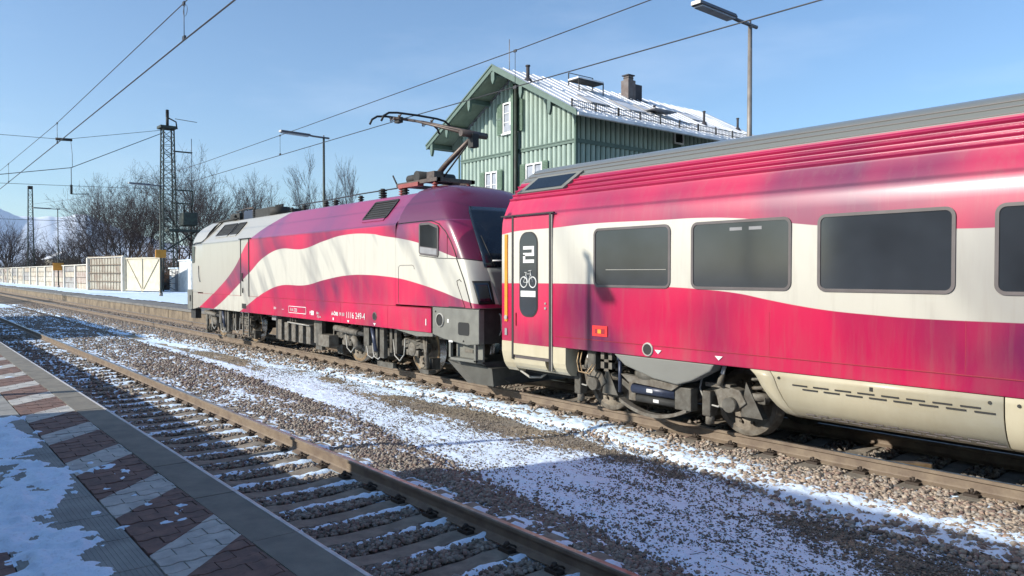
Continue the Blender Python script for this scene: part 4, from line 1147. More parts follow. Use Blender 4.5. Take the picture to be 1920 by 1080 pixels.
half += [(YN + .435, 3.785), (YN + .44, 3.80), (YN + .53, 3.885), (YN + .535, 3.879), (YN + .55, 3.893), (YN + .66, 3.965), (YN + .665, 3.958), (YN + .68, 3.973), (YN + .80, 4.05), (YN + 1.0, 4.11), (YN + 1.41, 4.15)]
full = mirror(half)
mb = MB(); n = len(full); N_ = 24
v = [(CX0 + (CX1 - CX0) * k / N_, *p) for k in range(N_ + 1) for p in full]
mb.add(v, [(k * n + i, k * n + i + 1, (k + 1) * n + i + 1, (k + 1) * n + i) for k in range(N_) for i in range(n - 1)])
body = mb.build('body', 'coach', coach, sharp=24)
for a_, b_ in ((.532, 3.892), (.662, 3.972), (.445, 3.808)):
    MB().bar((CX0 + .1, YN + a_, b_), (CX1, YN + a_, b_), .016, .010).build('roof_seam', 'frame', coach)
MB().add([(CX0, *p) for p in full], [tuple(range(n))]).build('end_wall', 'coach', coach)
MB().add([(CX1, *p) for p in full], [tuple(range(n))]).build('end_wall', 'coach', coach)
MB().box(CX0 + .05, CX1 - .05, YC - 1.2, YC + 1.2, .98, 1.08).build('underframe', 'dark', coach)
MB().box(CX0 - .35, CX0, YC - .75, YC + .75, 1.1, 3.3).build('gangway', 'black', coach)
strip = lambda x0, x1, z, w, mat, nm, off=.006, par=coach: MB().box(x0, x1, YN - off - .004, YN - .0, z - w / 2, z + w / 2).build(nm, mat, par)
strip(-9.02, CX1, 1.175, .008, 'reddark', 'body_seam')
# windows
wx = [(-8.15, -6.68), (-6.33, -4.87), (-4.54, -3.07), (-2.72, -1.25), (-.92, .55), (.88, 2.35), (2.68, 4.15), (4.48, 5.95), (6.28, 7.75)]
cwins = []
for i, (a, b) in enumerate(wx):
    z1_ = 2.90 - .012 * i if i < 4 else 2.86
    w = window(coach, a, b, 1.985, 2.875, .10, YN - .004, 'glass', .036)
    cwins.append(w)
    if i == 0: MB().box(a + .25, b - .08, YN - .010, YN - .008, 2.245, 2.252).build('vent_line', 'hose', w)
    if i == 1:
        MB().box(a + .60, a + .78, YN - .0105, YN - .008, 2.74, 2.78).build('reservation_display', 'cabgrey', w)
        MB().box(a + .88, a + 1.06, YN - .0105, YN - .008, 2.74, 2.78).build('reservation_display', 'cabgrey', w)
for x_ in (-5.16, -2.97, -.2): MB().box(x_ - .002, x_ + .002, YN - .0052, YN + .002, 1.19, 1.72).build('weld_seam', 'reddark', coach)
# door
DX0, DX1 = -10.06, -9.16
dr = MB().box(DX0, DX1, YN - .016, YN + .01, .80, 3.145).build('door', 'coach', coach)
MB().box(DX0 - .055, DX0 - .005, YN - .020, YN + .01, .72, 3.17).build('door_seal', 'seam', dr)
MB().box(DX1 + .005, DX1 + .06, YN - .024, YN + .01, .60, 3.17).build('door_seal', 'seam', dr)
MB().box(DX1 + .062, DX1 + .075, YN - .020, YN + .01, .60, 3.15).build('seal_edge', 'hose', dr)
MB().box(CX0, DX1 + .12, YN - .032, YN + .01, 3.172, 3.192).build('rain_rail', 'seam', coach)
MB().prism(rrect(-9.90, -9.43, 1.46, 2.89, .19, 8), 'y', YN - .024, YN - .015).build('window_frame', 'seam', dr)
MB().prism(rrect(-9.88, -9.45, 1.48, 2.87, .18, 8), 'y', YN - .028, YN - .023).build('door_window', 'glass', dr)
yb = YN - .030
MB().box(-9.855, -9.475, yb - .003, yb + .003, 1.80, 1.90).build('white_plate', 'white', dr)
num = MB(); X0, X1 = -9.79, -9.51; Z0, Z1 = 2.37, 2.65; t_ = .055
# the figure 2, squared lettering
for a in ((X0, X1, Z0, Z0 + t_), (X0, X0 + t_, Z0 + t_, (Z0 + Z1) / 2), (X0, X1, (Z0 + Z1) / 2 - t_ / 2 + .004, (Z0 + Z1) / 2 + t_ / 2), (X1 - t_, X1, (Z0 + Z1) / 2 + t_ / 2, Z1 - t_), (X0, X1, Z1 - t_, Z1)):
    num.box(a[0], a[1], yb - .004, yb + .003, a[2], a[3])
num.build('class_number', 'white', dr)
bk = MB(); bz = 2.045; rw = .088
for cx_ in (-9.775, -9.545):
    pts = [(cx_ + rw * math.cos(a), yb, bz + rw * math.sin(a)) for a in np.linspace(0, 2 * math.pi, 25)]
    bk.tube(pts, .010, 5, cap=False)
P1, P2, P3, P4, P5 = (-9.775, bz), (-9.66, bz - .005), (-9.715, bz + .14), (-9.595, bz + .14), (-9.545, bz)
for a, b in ((P1, P2), (P2, P3), (P1, P3), (P3, P4), (P2, P4), (P4, P5), ((-9.605, bz + .19), P5), ((-9.655, bz + .19), (-9.575, bz + .20)), ((-9.75, bz + .165), (-9.69, bz + .165)), (P3, (-9.72, bz + .165))):
    bk.bar((a[0], yb, a[1]), (b[0], yb, b[1]), .006, .018, up=(0, 1, 0))
bk.build('bicycle_symbol', 'white', dr)
MB().box(-10.01, -9.985, YN - .03, YN - .01, 1.30, 1.52).build('handle_recess', 'reddark', dr)
MB().cyl((-9.24, YN - .03, 1.62), (-9.24, YN - .01, 1.62), .022, 10).build('door_button', 'hose', dr)
MB().cyl((-9.24, YN - .03, 1.70), (-9.24, YN - .01, 1.70), .018, 10).build('door_button', 'hose', dr)
og = MB().box(-10.31, -10.235, YN - .020, YN - .001, 1.36, 2.87).build('orange_strip', 'orange', coach)
MB().cyl((-10.272, YN - .03, 1.43), (-10.272, YN - .01, 1.43), .04, 12).build('round_lock', 'hose', og)
MB().box(-10.31, -10.25, YN - .016, YN - .001, 1.12, 1.24).build('socket_cover', 'cabgrey', coach)
# red plate with dark bars
rp = MB().box(-8.17, -7.86, YN - .018, YN - .001, 1.24, 1.40).build('emergency_plate', 'redbox', coach)
MB().box(-8.11, -7.91, YN - .022, YN - .017, 1.28, 1.355).build('handle_recess', 'reddark', rp)
MB().box(-8.05, -7.98, YN - .026, YN - .021, 1.285, 1.345).build('pull_tab', 'orange', rp)
MB().cyl((-7.08, YN - .014, 1.115), (-7.08, YN - .0, 1.115), .075, 20).build('filler_port', 'black', coach)
MB().lathe((-7.08, YN - .006, 1.115), [(-.012, .078), (-.014, .095), (0, .10)], 20).build('port_ring', 'hose', coach)
for x_ in (-6.89, -5.885): MB().prism([(x_ - .06, 1.12), (x_ + .06, 1.12), (x_, 1.065)], 'y', YN - .012, YN - .004).build('lifting_triangle', 'white', coach)
# corner roof window (air intake) at the end: tilted on the cant rail
def cant(x, k, off):      # k 0..1 from z 3.57 to 3.84
    a, b = Vector((0, 8.565, 3.57)), Vector((0, 8.80, 3.85)); p = a + (b - a) * k
    nn = Vector((0, -(b - a).z, (b - a).y)).normalized(); p += nn * off; return (x, p.y, p.z)
fr = MB(); nn = Vector((0, -.28, .235)).normalized()
q = [(-10.28, 0), (-9.10, 0), (-8.86, 1.0), (-9.98, 1.0)]
fr.add([cant(x_, k, .045) for x_, k in q] + [cant(x_, k, -.03) for x_, k in q], [(0, 1, 2, 3), (0, 4, 5, 1), (1, 5, 6, 2), (2, 6, 7, 3), (3, 7, 4, 0)])
fo = fr.build('roof_intake', 'roofgrey', coach)
q = [(-10.10, .14), (-9.18, .14), (-8.99, .88), (-9.93, .88)]
MB().add([cant(x_, k, .050) for x_, k in q], [(0, 1, 2, 3)]).build('intake_grille', 'glass_blue', fo)
q = [(-10.45, .98), (-8.84, .98), (-8.75, 1.45), (-10.45, 1.45)]
# skirts
def skirt_prof(y0=YN):
    return [(y0 + .004, .998), (y0 + .004, .93), (y0 + .012, .80), (y0 + .045, .68), (y0 + .10, .57), (y0 + .19, .475), (y0 + .30, .43)]
sp_ = skirt_prof()
def skirt(x0a, x0b, x1a, x1b, parent, name, mat='cream', y0=YN):
    """x0a/x1a at the top edge, x0b/x1b at the bottom edge"""
    P_ = skirt_prof(y0); n = len(P_); v = []
    for x_t, x_b in ((x0a, x0b), (x1a, x1b)):
        for i, p in enumerate(P_): v.append((x_t + (x_b - x_t) * (i / (n - 1)) ** 1.0, p[0], p[1]))
    m_ = MB().add(v, [(i, i + 1, n + i + 1, n + i) for i in range(n - 1)], 0, True)
    o = m_.build(name, mat, parent); so = o.modifiers.new('t', 'SOLIDIFY'); so.thickness = .02; so.offset = -1
    return o
s1 = skirt(-5.43, -4.95, -5.16, -4.86, coach, 'skirt_panel')
s2 = skirt(-5.145, -4.845, -2.635, -2.635, coach, 'skirt_panel')
for a, b in ((-2.62, .4), (.415, 3.4)): skirt(a, a, b, b, coach, 'skirt_panel')
def sk_pt(x, t, off=.004):
    i = min(int(t * 6), 5); p, q = sp_[i], sp_[i + 1]; f_ = t * 6 - i
    return Vector((x, p[0] + (q[0] - p[0]) * f_ - off, p[1] + (q[1] - p[1]) * f_ - off * .3))
sl = MB()
for row, (z_, o_) in enumerate(((.865, 0), (.825, .13))):
    for k in range(8):
        x_ = -4.85 + o_ + k * .262
        sl.box(x_, x_ + .185, YN - .003, YN + .02, z_ - .008, z_ + .008)
so_ = sl.build('vent_slots', 'black', s2); so_['kind'] = 'stuff'
sl = MB()
for row in range(2):
    for k in range(13):
        x_ = -4.75 + row * .07 + k * .16; p = sk_pt(x_, .76 + .05 * row, .006); q = sk_pt(x_ + .11, .76 + .05 * row, .006)
        sl.bar(p, q, .012, .010)
so_ = sl.build('lower_vent_slots', 'frame', s2); so_['kind'] = 'stuff'
for x_, z_ in ((-5.03, .93), (-2.75, .93), (-2.50, .93)): MB().cyl((x_, YN - .006, z_), (x_, YN + .01, z_), .018, 8).build('lock_screw', 'dark', s2)
MB().box(-3.93, -3.895, YN - .003, YN + .01, .90, .945).build('catch', 'black', s2)
# end skirt below door
e1_ = MB().prism([(YN - .002, 1.02), (YN - .002, .84), (YN + .02, .74), (YN + .05, .64), (YN + .10, .56), (YN + .16, .50), (YN + .3, .48), (YN + .3, 1.02)], 'x', -10.40, -10.115).build('end_skirt', 'cream', coach)
MB().prism([(YN - .018, .995), (YN - .018, .80), (YN + .0, .805), (YN + .0, .995)], 'x', DX0, DX1).build('door_skirt', 'cream', dr)
MB().box(DX0, DX1 + .06, YN + .004, YN + .25, .745, .80).build('door_step', 'frame', coach)
MB().prism([(YN - .0, .742), (YN + .02, .66), (YN + .06, .60), (YN + .12, .55), (YN + .3, .53), (YN + .3, .742)], 'x', -10.105, -9.27).build('end_skirt', 'cream', coach)
MB().prism([(YN - .0, 1.0), (YN - .0, .742), (YN + .02, .66), (YN + .06, .60), (YN + .12, .55), (YN + .3, .53), (YN + .3, 1.0)], 'x', -9.095, -8.78).build('end_skirt', 'cream', coach)
MB().prism([(YN - .0, .60), (YN + .02, .60), (YN + .06, .585), (YN + .12, .55), (YN + .3, .53), (YN + .3, .60)], 'x', -9.262, -9.10).build('end_skirt', 'cream', coach)
# coach bogie
def coach_bogie(xc, parent):
    f = MB()
    for sy in (-1, 1):
        yf = YC + sy * 1.0
        f.prism([(xc - 1.7, .60), (xc - .9, .66), (xc - .45, .42), (xc + .45, .42), (xc + .9, .66), (xc + 1.7, .60), (xc + 1.7, .50), (xc + .85, .54), (xc + .4, .28), (xc - .4, .28), (xc - .85, .54), (xc - 1.7, .50)], 'y', yf - .06, yf + .06)
    f.box(xc - .3, xc + .3, YC - .95, YC + .95, .3, .6)
    b = f.build('bogie', 'bogie', parent, bevel=.012)
    for wx_ in (xc - 1.25, xc + 1.25):
        for sy in (-1, 1):
            wheel_mesh('wheel', .46, YC + sy * .735, b, ('wheel', 'bogie2', 'bogie2'), wx_, sy)
            yb_ = YC + sy * 1.06
            MB().prism([(wx_ - .26, .62), (wx_ - .10, .70), (wx_ + .12, .66), (wx_ + .22, .50), (wx_ + .05, .36), (wx_ - .2, .40)], 'y', yb_ - .08, yb_ + .10).build('axle_box', 'bogie2', b, bevel=.015)
            MB().cyl((wx_, yb_ - .02, .46), (wx_, yb_ + sy * .15, .46), .10, 14).build('axle_cap', 'bogie', b)
            MB().prism([(wx_ + .20, .78), (wx_ + .45, .32), (wx_ + .12, .32)], 'y', yb_ - .05, yb_ + .07).build('guide_plate', 'bogie', b)
            sg = MB(); spring(sg, wx_ + .33, yb_ - sy * .12, .62, .98, .12, 3, w=.028); sg.cyl((wx_ + .33, yb_ - sy * .12, .55), (wx_ + .33, yb_ - sy * .12, .64), .16, 14)
            sg.build('spring', 'bogie2', b)
            MB().box(wx_ - .42, wx_ - .02, yb_ + sy * .05 - .03, yb_ + sy * .05 + .12, .66, .72).build('damper_bracket', 'bogie2', b, bevel=.008)
            MB().tube([(wx_ - .16, yb_ + sy * .12, .72), (wx_ - .08, yb_ + sy * .12, .97)], .03, 8).build('vertical_damper', 'white', b)
            MB().tube([(wx_ - .16, yb_ + sy * .12, .70), (wx_ - .11, yb_ + sy * .12, .86)], .042, 8).build('damper_body', 'bogie2', b)
            MB().tube([(wx_ - .45, yb_ + sy * .05, .92), (wx_ - .52, yb_ + sy * .06, .62), (wx_ - .42, yb_ + sy * .06, .42), (wx_ - .22, yb_ + sy * .06, .40), (wx_ - .1, yb_ + sy * .06, .5)], .014, 6).build('cable', 'hose', b)
            MB().box(wx_ - .46, wx_ - .32, yb_ - .1, yb_ + .08, .25, .60).build('brake_caliper', 'bogie', b, bevel=.02)
            MB().cyl((wx_ - .38, yb_ - .02, .14), (wx_ - .38, yb_ - .02, .30), .06, 10).build('sand_nozzle', 'bogie2', b)
    for sy in (-1, 1):
        yb_ = YC + sy * 1.12
        d = MB().cyl((xc - .38, yb_ + sy * .10, .50), (xc + .42, yb_ + sy * .10, .50), .075, 14).build('yaw_damper', 'damper', b)
        MB().box(xc - .07, xc + .04, yb_ + sy * .178 - .003, yb_ + sy * .178 + .003, .48, .53).build('label_plate', 'white', d)
        d = MB().cyl((xc - .32, yb_ + sy * .08, .36), (xc + .50, yb_ + sy * .08, .36), .055, 14).build('yaw_damper', 'dark', b)
        MB().box(xc + .02, xc + .12, yb_ + sy * .137 - .003, yb_ + sy * .137 + .003, .34, .385).build('label_plate', 'white', d)
        MB().box(xc + .42, xc + .70, yb_ + sy * .08 - .08, yb_ + sy * .08 + .08, .30, .62).build('damper_bracket', 'bogie', b, bevel=.015)
        MB().box(xc - .52, xc - .38, yb_ - .06, yb_ + .1, .30, .60).build('damper_bracket', 'bogie2', b, bevel=.01)
        MB().prism([(xc - .55, .70), (xc + .55, .66), (xc + .40, .56), (xc - .40, .60)], 'y', yb_ - .2, yb_ - .1).build('air_bellows_plate', 'bogie2', b)
        # magnetic track brake shoe, curved
        P_ = [(xc - .62 + 1.24 * k / 12, .12 + .16 * ((k - 6) / 6.) ** 2) for k in range(13)]
        P_ += [(p[0], p[1] + .05) for p in P_[::-1]]
        MB().prism(P_, 'y', yb_ - .16, yb_ - .04).build('track_brake', 'bogie2', b)
        MB().lathe((xc - .1, YC + sy * .98, .62), [(0, 0), (0, .30), (.05, .36), (.12, .36), (.2, .30), (.26, .28)], 20, 0, 'z').build('air_spring', 'bogie', b)
    for wx_ in (xc - 1.25, xc + 1.25):
        MB().cyl((wx_, YC - .72, .46), (wx_, YC + .72, .46), .08, 12).build('axle', 'bogie', b)
        for y_ in (-.35, .35): MB().lathe((wx_, YC + y_, .46), [(-.06, .1), (-.06, .30), (.06, .30), (.06, .1)], 24).build('brake_disc', 'bogie', b)
    return b
cb = coach_bogie(-7.13, coach)
# bolster cover above the bogie, hanging from the coach body
MB().prism([(-7.78, 1.0), (-5.98, 1.0), (-6.05, .90), (-6.35, .74), (-6.60, .66), (-7.0, .70), (-7.55, .84)], 'y', YN + .03, YN + .25).build('bolster_cover', 'roofgrey', coach, bevel=.02)
MB().lathe((-7.25, YN + .28, .72), [(-.05, .0), (-.05, .14), (.0, .2), (.3, .22)], 20).build('air_bellows', 'bogie', coach)
MB().box(-8.12, -8.05, YN + .12, YN + .2, .70, 1.0).box(-7.96, -7.89, YN + .12, YN + .2, .70, 1.0).box(-8.12, -7.89, YN + .12, YN + .2, .70, .74).box(-8.12, -7.89, YN + .12, YN + .2, .84, .88).build('cable_frame', 'bogie2', coach)
MB().box(-8.42, -8.25, YN + .14, YN + .3, .70, 1.0).build('bracket', 'bogie', coach)
MB().tube([(-7.72, YN + .12, .92), (-7.72, YN + .12, .42)], .028, 8).build('link_rod', 'damper', coach)
MB().cyl((-7.72, YN + .12, .90), (-7.72, YN + .12, .96), .05, 10).build('rod_end', 'damper', coach)
MB().lathe((-7.55, YN + .14, .91), [(-.03, 0), (-.03, .07), (.05, .08)], 14).build('valve', 'hose', coach)
for k, (x_, z_) in enumerate(((-8.62, .95), (-8.55, .97))):
    MB().tube([(x_, YN + .15, .98), (x_ - .03, YN + .13, .8), (x_ + .02, YN + .12, .64), (x_ + .18, YN + .13, .62), (x_ + .30, YN + .15, .78)], .012, 6).build('cable', 'orange' if False else 'wheel_b', coach)
MB().box(-10.2, -8.9, YC - 1.0, YC + 1.0, .45, .98).build('end_equipment', 'black', coach)
MB().box(-5.0, 3.3, YC - 1.05, YC + 1.05, .45, .98).build('equipment_box', 'black', coach)
MB().box(-9.1, -8.8, YC - .9, YC - .2, .27, .34).build('coupling_bar', 'dark', coach)
c2 = coach_bogie(6.3, coach)

# ------------------------------------------------------------------ STATION HOUSE
HXL, HXR, HY0, HY1 = -30.78, -22.67, 22.0, 35.0
HXM = (HXL + HXR) / 2
house = empty('station_house', (HXM, 28.5, FZ), 'two-storey house clad in sage green boards with a snowy metal roof', 'house')
EZ, RZ = 8.55, 11.42                 # roof plane heights at the eave tip and ridge
EXR, EXL = -21.40, 2 * HXM + 21.40
VY0, VY1 = 20.8, 36.1
def roof_z(x):
    return RZ - abs(x - HXM) * (RZ - EZ) / (EXR - HXM)
core = MB()
core.prism([(HXL + .06, FZ), (HXR - .06, FZ), (HXR - .06, roof_z(HXR) - .3), (HXM, RZ - .32), (HXL + .06, roof_z(HXL) - .3)], 'y', HY0 + .06, HY1 - .06)
core.build('wall', 'woodgap', house)
B_Z = [(FZ + .5, 4.45), (4.62, 7.62), (7.80, 99)]
wins = [(-27.43, -26.39, 8.62, 10.02), (-28.77, -27.86, 5.15, 6.98), (-25.80, -24.70, 5.15, 7.05)]
def board(x, w, z0, z1, z1b, axis, at):
    """rounded board: half-round front"""
    n = 6; pr = [(x - w / 2 + w * k / n, -.085 * math.sin(math.pi * k / n) ** .6 if 0 < k < n else 0) for k in range(n + 1)]
    v = []
    for t, zz in ((0, z0), (1, None)):
        for (a, d) in pr:
            z_ = zz if zz is not None else z1 + (z1b - z1) * ((a - (x - w / 2)) / w)
            v.append((a, at + d, z_) if axis == 'y' else (at - d, a, z_))
    n1 = n + 1
    f = [(k, k + 1, n1 + k + 1, n1 + k) for k in range(n)] + [tuple(range(n1)), tuple(range(n1, 2 * n1))]
    return MB().add(v, f, 0, False)
BW_ = .30
nb = int(round((HXR - HXL) / BW_)); bw = (HXR - HXL) / nb
for i in range(nb):
    x_ = HXL + bw * (i + .5)
    for z0, z1 in B_Z:
        if z0 < 4: continue                       # ground floor stands behind the train: plastered below
        top_a = roof_z(x_ - bw * .43) - .30; top_b = roof_z(x_ + bw * .43) - .30
        segs = [(z0, None)] if z1 > 50 else [(z0, z1)]
        for (wa, wb, wz0, wz1) in wins:
            if wa - .05 < x_ < wb + .05:
                new = []
                for a, b in segs:
                    bb_ = b if b is not None else 50
                    if wz0 > a and wz0 < bb_: new += [(a, wz0 - .02), (wz1 + .02, b)]
                    elif wz0 <= a < wz1: new += [(wz1 + .02, b)]
                    else: new.append((a, b))
                segs = new
        for a, b in segs:
            if b is None: ta, tb = top_a, top_b
            else: ta = tb = b
            if min(ta, tb) - a > .1: board(x_, bw * .78, a, ta, tb, 'y', HY0 + .06).build('board', 'wood', house)
nb2 = int(round((HY1 - HY0) / BW_)); bw2 = (HY1 - HY0) / nb2
zt_ = roof_z(HXR) - .32
for i in range(nb2):
    y_ = HY0 + bw2 * (i + .5)
    for z0, z1 in ((4.62, 7.62), (7.80, zt_)):
        if 28.3 < y_ < 29.1 and z0 > 7.7: continue
        board(y_, bw2 * .78, z0, z1, z1, 'x', HXR - .06).build('board', 'wood', house)
# corner boards, bands
tm = lambda *a: MB().box(*a).build('trim', 'trim', house)
for z_ in (4.45, 7.62):
    MB().box(HXL - .02, HXR + .05, HY0 - .05, HY0 + .02, z_, z_ + .17).build('band', 'trim', house)
    MB().box(HXL - .02, HXR + .06, HY0 - .08, HY0 - .05, z_ + .12, z_ + .17).build('band', 'trim', house)
    MB().box(HXR - .02, HXR + .05, HY0 + .02, HY1, z_, z_ + .17).build('band', 'trim', house)
tm(HXR - .10, HXR + .03, HY0 - .03, HY0 + .10, FZ, zt_); tm(HXL - .03, HXL + .10, HY0 - .03, HY0 + .10, FZ, zt_)
MB().box(HXL, HXR, HY0 + .03, HY0 + .055, FZ, 4.45).build('plaster_wall', 'render', house)
MB().box(HXR - .055, HXR - .03, HY0 + .1, HY1, FZ, 4.45).build('plaster_wall', 'render', house)
# windows with shutters
def hwin(x0, x1, z0, z1, blind=True, shut=(True, True), y=HY0 - .02):
    fr = MB(); w = .07
    for a in ((x0, x1, z0, z0 + w), (x0, x1, z1 - w, z1), (x0, x0 + w, z0 + w, z1 - w), (x1 - w, x1, z0 + w, z1 - w), ((x0 + x1) / 2 - .055, (x0 + x1) / 2 + .055, z0 + w, z1 - w)):
        fr.box(a[0], a[1], y - .06, y + .03, a[2], a[3])
    for f_ in (.36, .66):
        z_ = z0 + (z1 - z0) * f_; fr.box(x0 + w, x1 - w, y - .04, y + .01, z_ - .016, z_ + .016)
    fr.box(x0 - .05, x1 + .05, y - .12, y + .02, z0 - .07, z0 - .002)
    f = fr.build('window', 'wframe', house)
    xm = (x0 + x1) / 2
    for a, b in ((x0 + w, xm - .055), (xm + .055, x1 - w)):
        MB().box(a, b, y - .01, y + .0, z0 + w, z1 - w).build('pane', 'glass_dark', f)
        if blind: MB().box(a + .02, b - .02, y - .018, y - .0105, z0 + w + .25, z1 - w - .05).build('curtain', 'curtain', f)
    if blind: MB().box(x0 + .1, x1 - .1, y - .07, y - .061, z0 + .08, z0 + .34).build('flower_guard', 'curtain', f)
    sw = .36
    for k, (a, b) in enumerate(((x0 - sw - .03, x0 - .03), (x1 + .03, x1 + sw + .03))):
        if not shut[k]: continue
        s = MB().box(a, b, y - .09, y - .05, z0 - .03, z1 + .02).build('shutter', 'shutter', house)
        sl_ = MB(); z_ = z0 + .06
        while z_ < z1 - .04:
            if abs(z_ - (z0 + z1) / 2) > .06: sl_.box(a + .05, b - .05, y - .105, y - .088, z_, z_ + .03)
            z_ += .065
        sl_ = sl_.build('shutter_slats', 'shutter', s); sl_['kind'] = 'stuff'
        MB().box(a + .0, b - .0, y - .11, y - .0905, (z0 + z1) / 2 - .04, (z0 + z1) / 2 + .04).build('shutter_rail', 'trim', s)
hwin(*wins[0]); hwin(*wins[1], blind=True); hwin(*wins[2], blind=True)
# side wall window in shade
fr = MB()
for a in ((28.36, 29.02, 8.26, 8.32), (28.36, 29.02, 8.98, 9.04), (28.36, 28.42, 8.32, 8.98), (28.96, 29.02, 8.32, 8.98)): fr.box(HXR - .02, HXR + .06, a[0], a[1], a[2], a[3])
f = fr.build('window', 'wframe', house)
MB().box(HXR - .01, HXR + .02, 28.42, 28.96, 8.32, 8.98).build('pane', 'glass_dark', f)
# roof: two sheets with standing seams
for sg, name_ in ((1, 'roof'), (-1, 'roof')):
    ex = EXR if sg > 0 else EXL
    rp_ = MB()
    P_ = [(HXM, RZ), (ex, EZ), (ex, EZ - .10), (HXM, RZ - .13)]
    rp_.prism(P_, 'y', VY0, VY1)
    ro = rp_.build('roof', 'roofsnow', house)
    ny = 26
    for k in range(1, ny):
        y_ = VY0 + (VY1 - VY0) * k / ny
        MB().bar((HXM, y_, RZ + .012), (ex, y_, EZ + .012), .022, .03).build('seam', 'roofsnow', ro)
    # soffit boards, rafters and verge
    MB().prism([(HXM, RZ - .14), (ex - sg * .03, EZ - .11), (ex - sg * .03, EZ - .15), (HXM, RZ - .20)], 'y', VY0 + .04, HY0 - .02).build('soffit', 'soffit', house)
    MB().prism([(ex - sg * .02, EZ - .11), (ex - sg * 1.3, EZ - .11 + 1.28 * (RZ - EZ) / (EXR - HXM)), (ex - sg * 1.3, EZ - .17 + 1.28 * (RZ - EZ) / (EXR - HXM)), (ex - sg * .02, EZ - .15)], 'y', HY0, VY1 - .05).build('soffit', 'soffit', house)
    MB().prism([(HXM, RZ + .05), (ex + sg * .04, EZ + .03), (ex + sg * .04, EZ - .19), (HXM, RZ - .22)], 'y', VY0 - .05, VY0 + .0).build('verge_board', 'trim', house)
    MB().prism([(HXM, RZ + .07), (ex + sg * .06, EZ + .05), (ex + sg * .06, EZ - .02), (HXM, RZ + .00)], 'y', VY0 - .09, VY0 - .052).build('verge_trim', 'trim', house)
    MB().box(ex - .04, ex + .12 if sg > 0 else ex + .04, VY0, VY1, EZ - .16, EZ - .05).build('gutter', 'roofsnow' if sg > 0 else 'trim', house)
    # carved bracket ends hanging under the verge
    for f_ in (.36, .70) if sg > 0 else (.34, .68, .93):
        x_ = HXM + (ex - HXM) * f_; z_ = RZ + (EZ - RZ) * f_ - .16
        P_ = [(x_ - .10, z_ + .05), (x_ + .10, z_ + .05), (x_ + .10, z_ - .35), (x_ + .04, z_ - .52), (x_, z_ - .60), (x_ - .06, z_ - .52), (x_ - .10, z_ - .35)]
        MB().prism(P_, 'y', VY0 - .02, VY0 + .10).build('bracket_end', 'trim', house)
        MB().box(x_ - .09, x_ + .09, VY0 + .1, HY0, z_ - .20, z_ - .02).build('purlin', 'trim', house)
P_ = [(HXM - .12, RZ - .15), (HXM + .12, RZ - .15), (HXM + .12, RZ - .62), (HXM, RZ - .82), (HXM - .12, RZ - .62)]
MB().prism(P_, 'y', VY0 - .02, VY0 + .10).build('bracket_end', 'trim', house)
MB().box(HXM - .1, HXM + .1, VY0 + .1, HY0, RZ - .42, RZ - .2).build('purlin', 'trim', house)
# front post with downpipe (x -26.4)
MB().cyl((-26.28, HY0 - .25, FZ), (-26.28, HY0 - .25, 10.6), .075, 10).build('downpipe', 'mast', house)
MB().box(-26.52, -26.36, HY0 - .35, HY0 - .06, 4.5, 10.7).build('post', 'shutter', house)
MB().cyl((HXR + .1, HY0 - .12, FZ), (HXR + .1, HY0 - .12, 8.4), .05, 10).build('downpipe', 'trim', house)
MB().cyl((HXL - .08, HY0 - .10, FZ), (HXL - .08, HY0 - .10, 8.4), .045, 10).build('downpipe', 'trim', house)
# snow guard along the eave
sn = MB(); sg_n = MB()
gx = EXR - .42; gz = roof_z(gx)
y_ = VY0 + .15; k = 0
while y_ < VY1 - 1.0:
    sn.box(gx - .008, gx + .008, y_ - .008, y_ + .008, gz + .02, gz + .30); y_ += .115
for z_ in (.08, .30): sn.box(gx - .012, gx + .012, VY0 + .1, VY1 - 1.0, gz + z_ - .012, gz + z_ + .012)
sgo = sn.build('snow_guard', 'dark', house)
y_ = VY0 + .15
while y_ < VY1 - 1:
    MB().box(gx - .02, gx + .03, y_ - .025, y_ + .025, gz, gz + .36).build('guard_post', 'dark', sgo); y_ += 1.35
# skylights
slope_d = Vector((EXR - HXM, 0, EZ - RZ)).normalized(); slope_n = Vector((-slope_d.z, 0, slope_d.x))
def rp3(y, d, off=0.):
    p = Vector((HXM, y, RZ)) + slope_d * d + slope_n * off; return p
def dist_of(x): return (x - HXM) / slope_d.x
for y0, y1, xa, xb in ((23.5, 24.6, -24.15, -23.25), (26.0, 27.1, -24.6, -23.3), (27.7, 28.5, -24.6, -23.5), (31.5, 32.6, -25.0, -24.0)):
    d0, d1 = dist_of(xa), dist_of(xb); mb = MB()
    for a, b in (((y0, d0), (y1, d0)), ((y1, d0), (y1, d1)), ((y1, d1), (y0, d1)), ((y0, d1), (y0, d0))):
        mb.bar(rp3(*a, .03), rp3(*b, .03), .06, .06, up=tuple(slope_n))
    s = mb.build('skylight', 'cabgrey', house)
    MB().add([rp3(y0, d0, .05), rp3(y1, d0, .05), rp3(y1, d1, .05), rp3(y0, d1, .05)], [(0, 1, 2, 3)]).build('pane_snow', 'roofsnow', s)
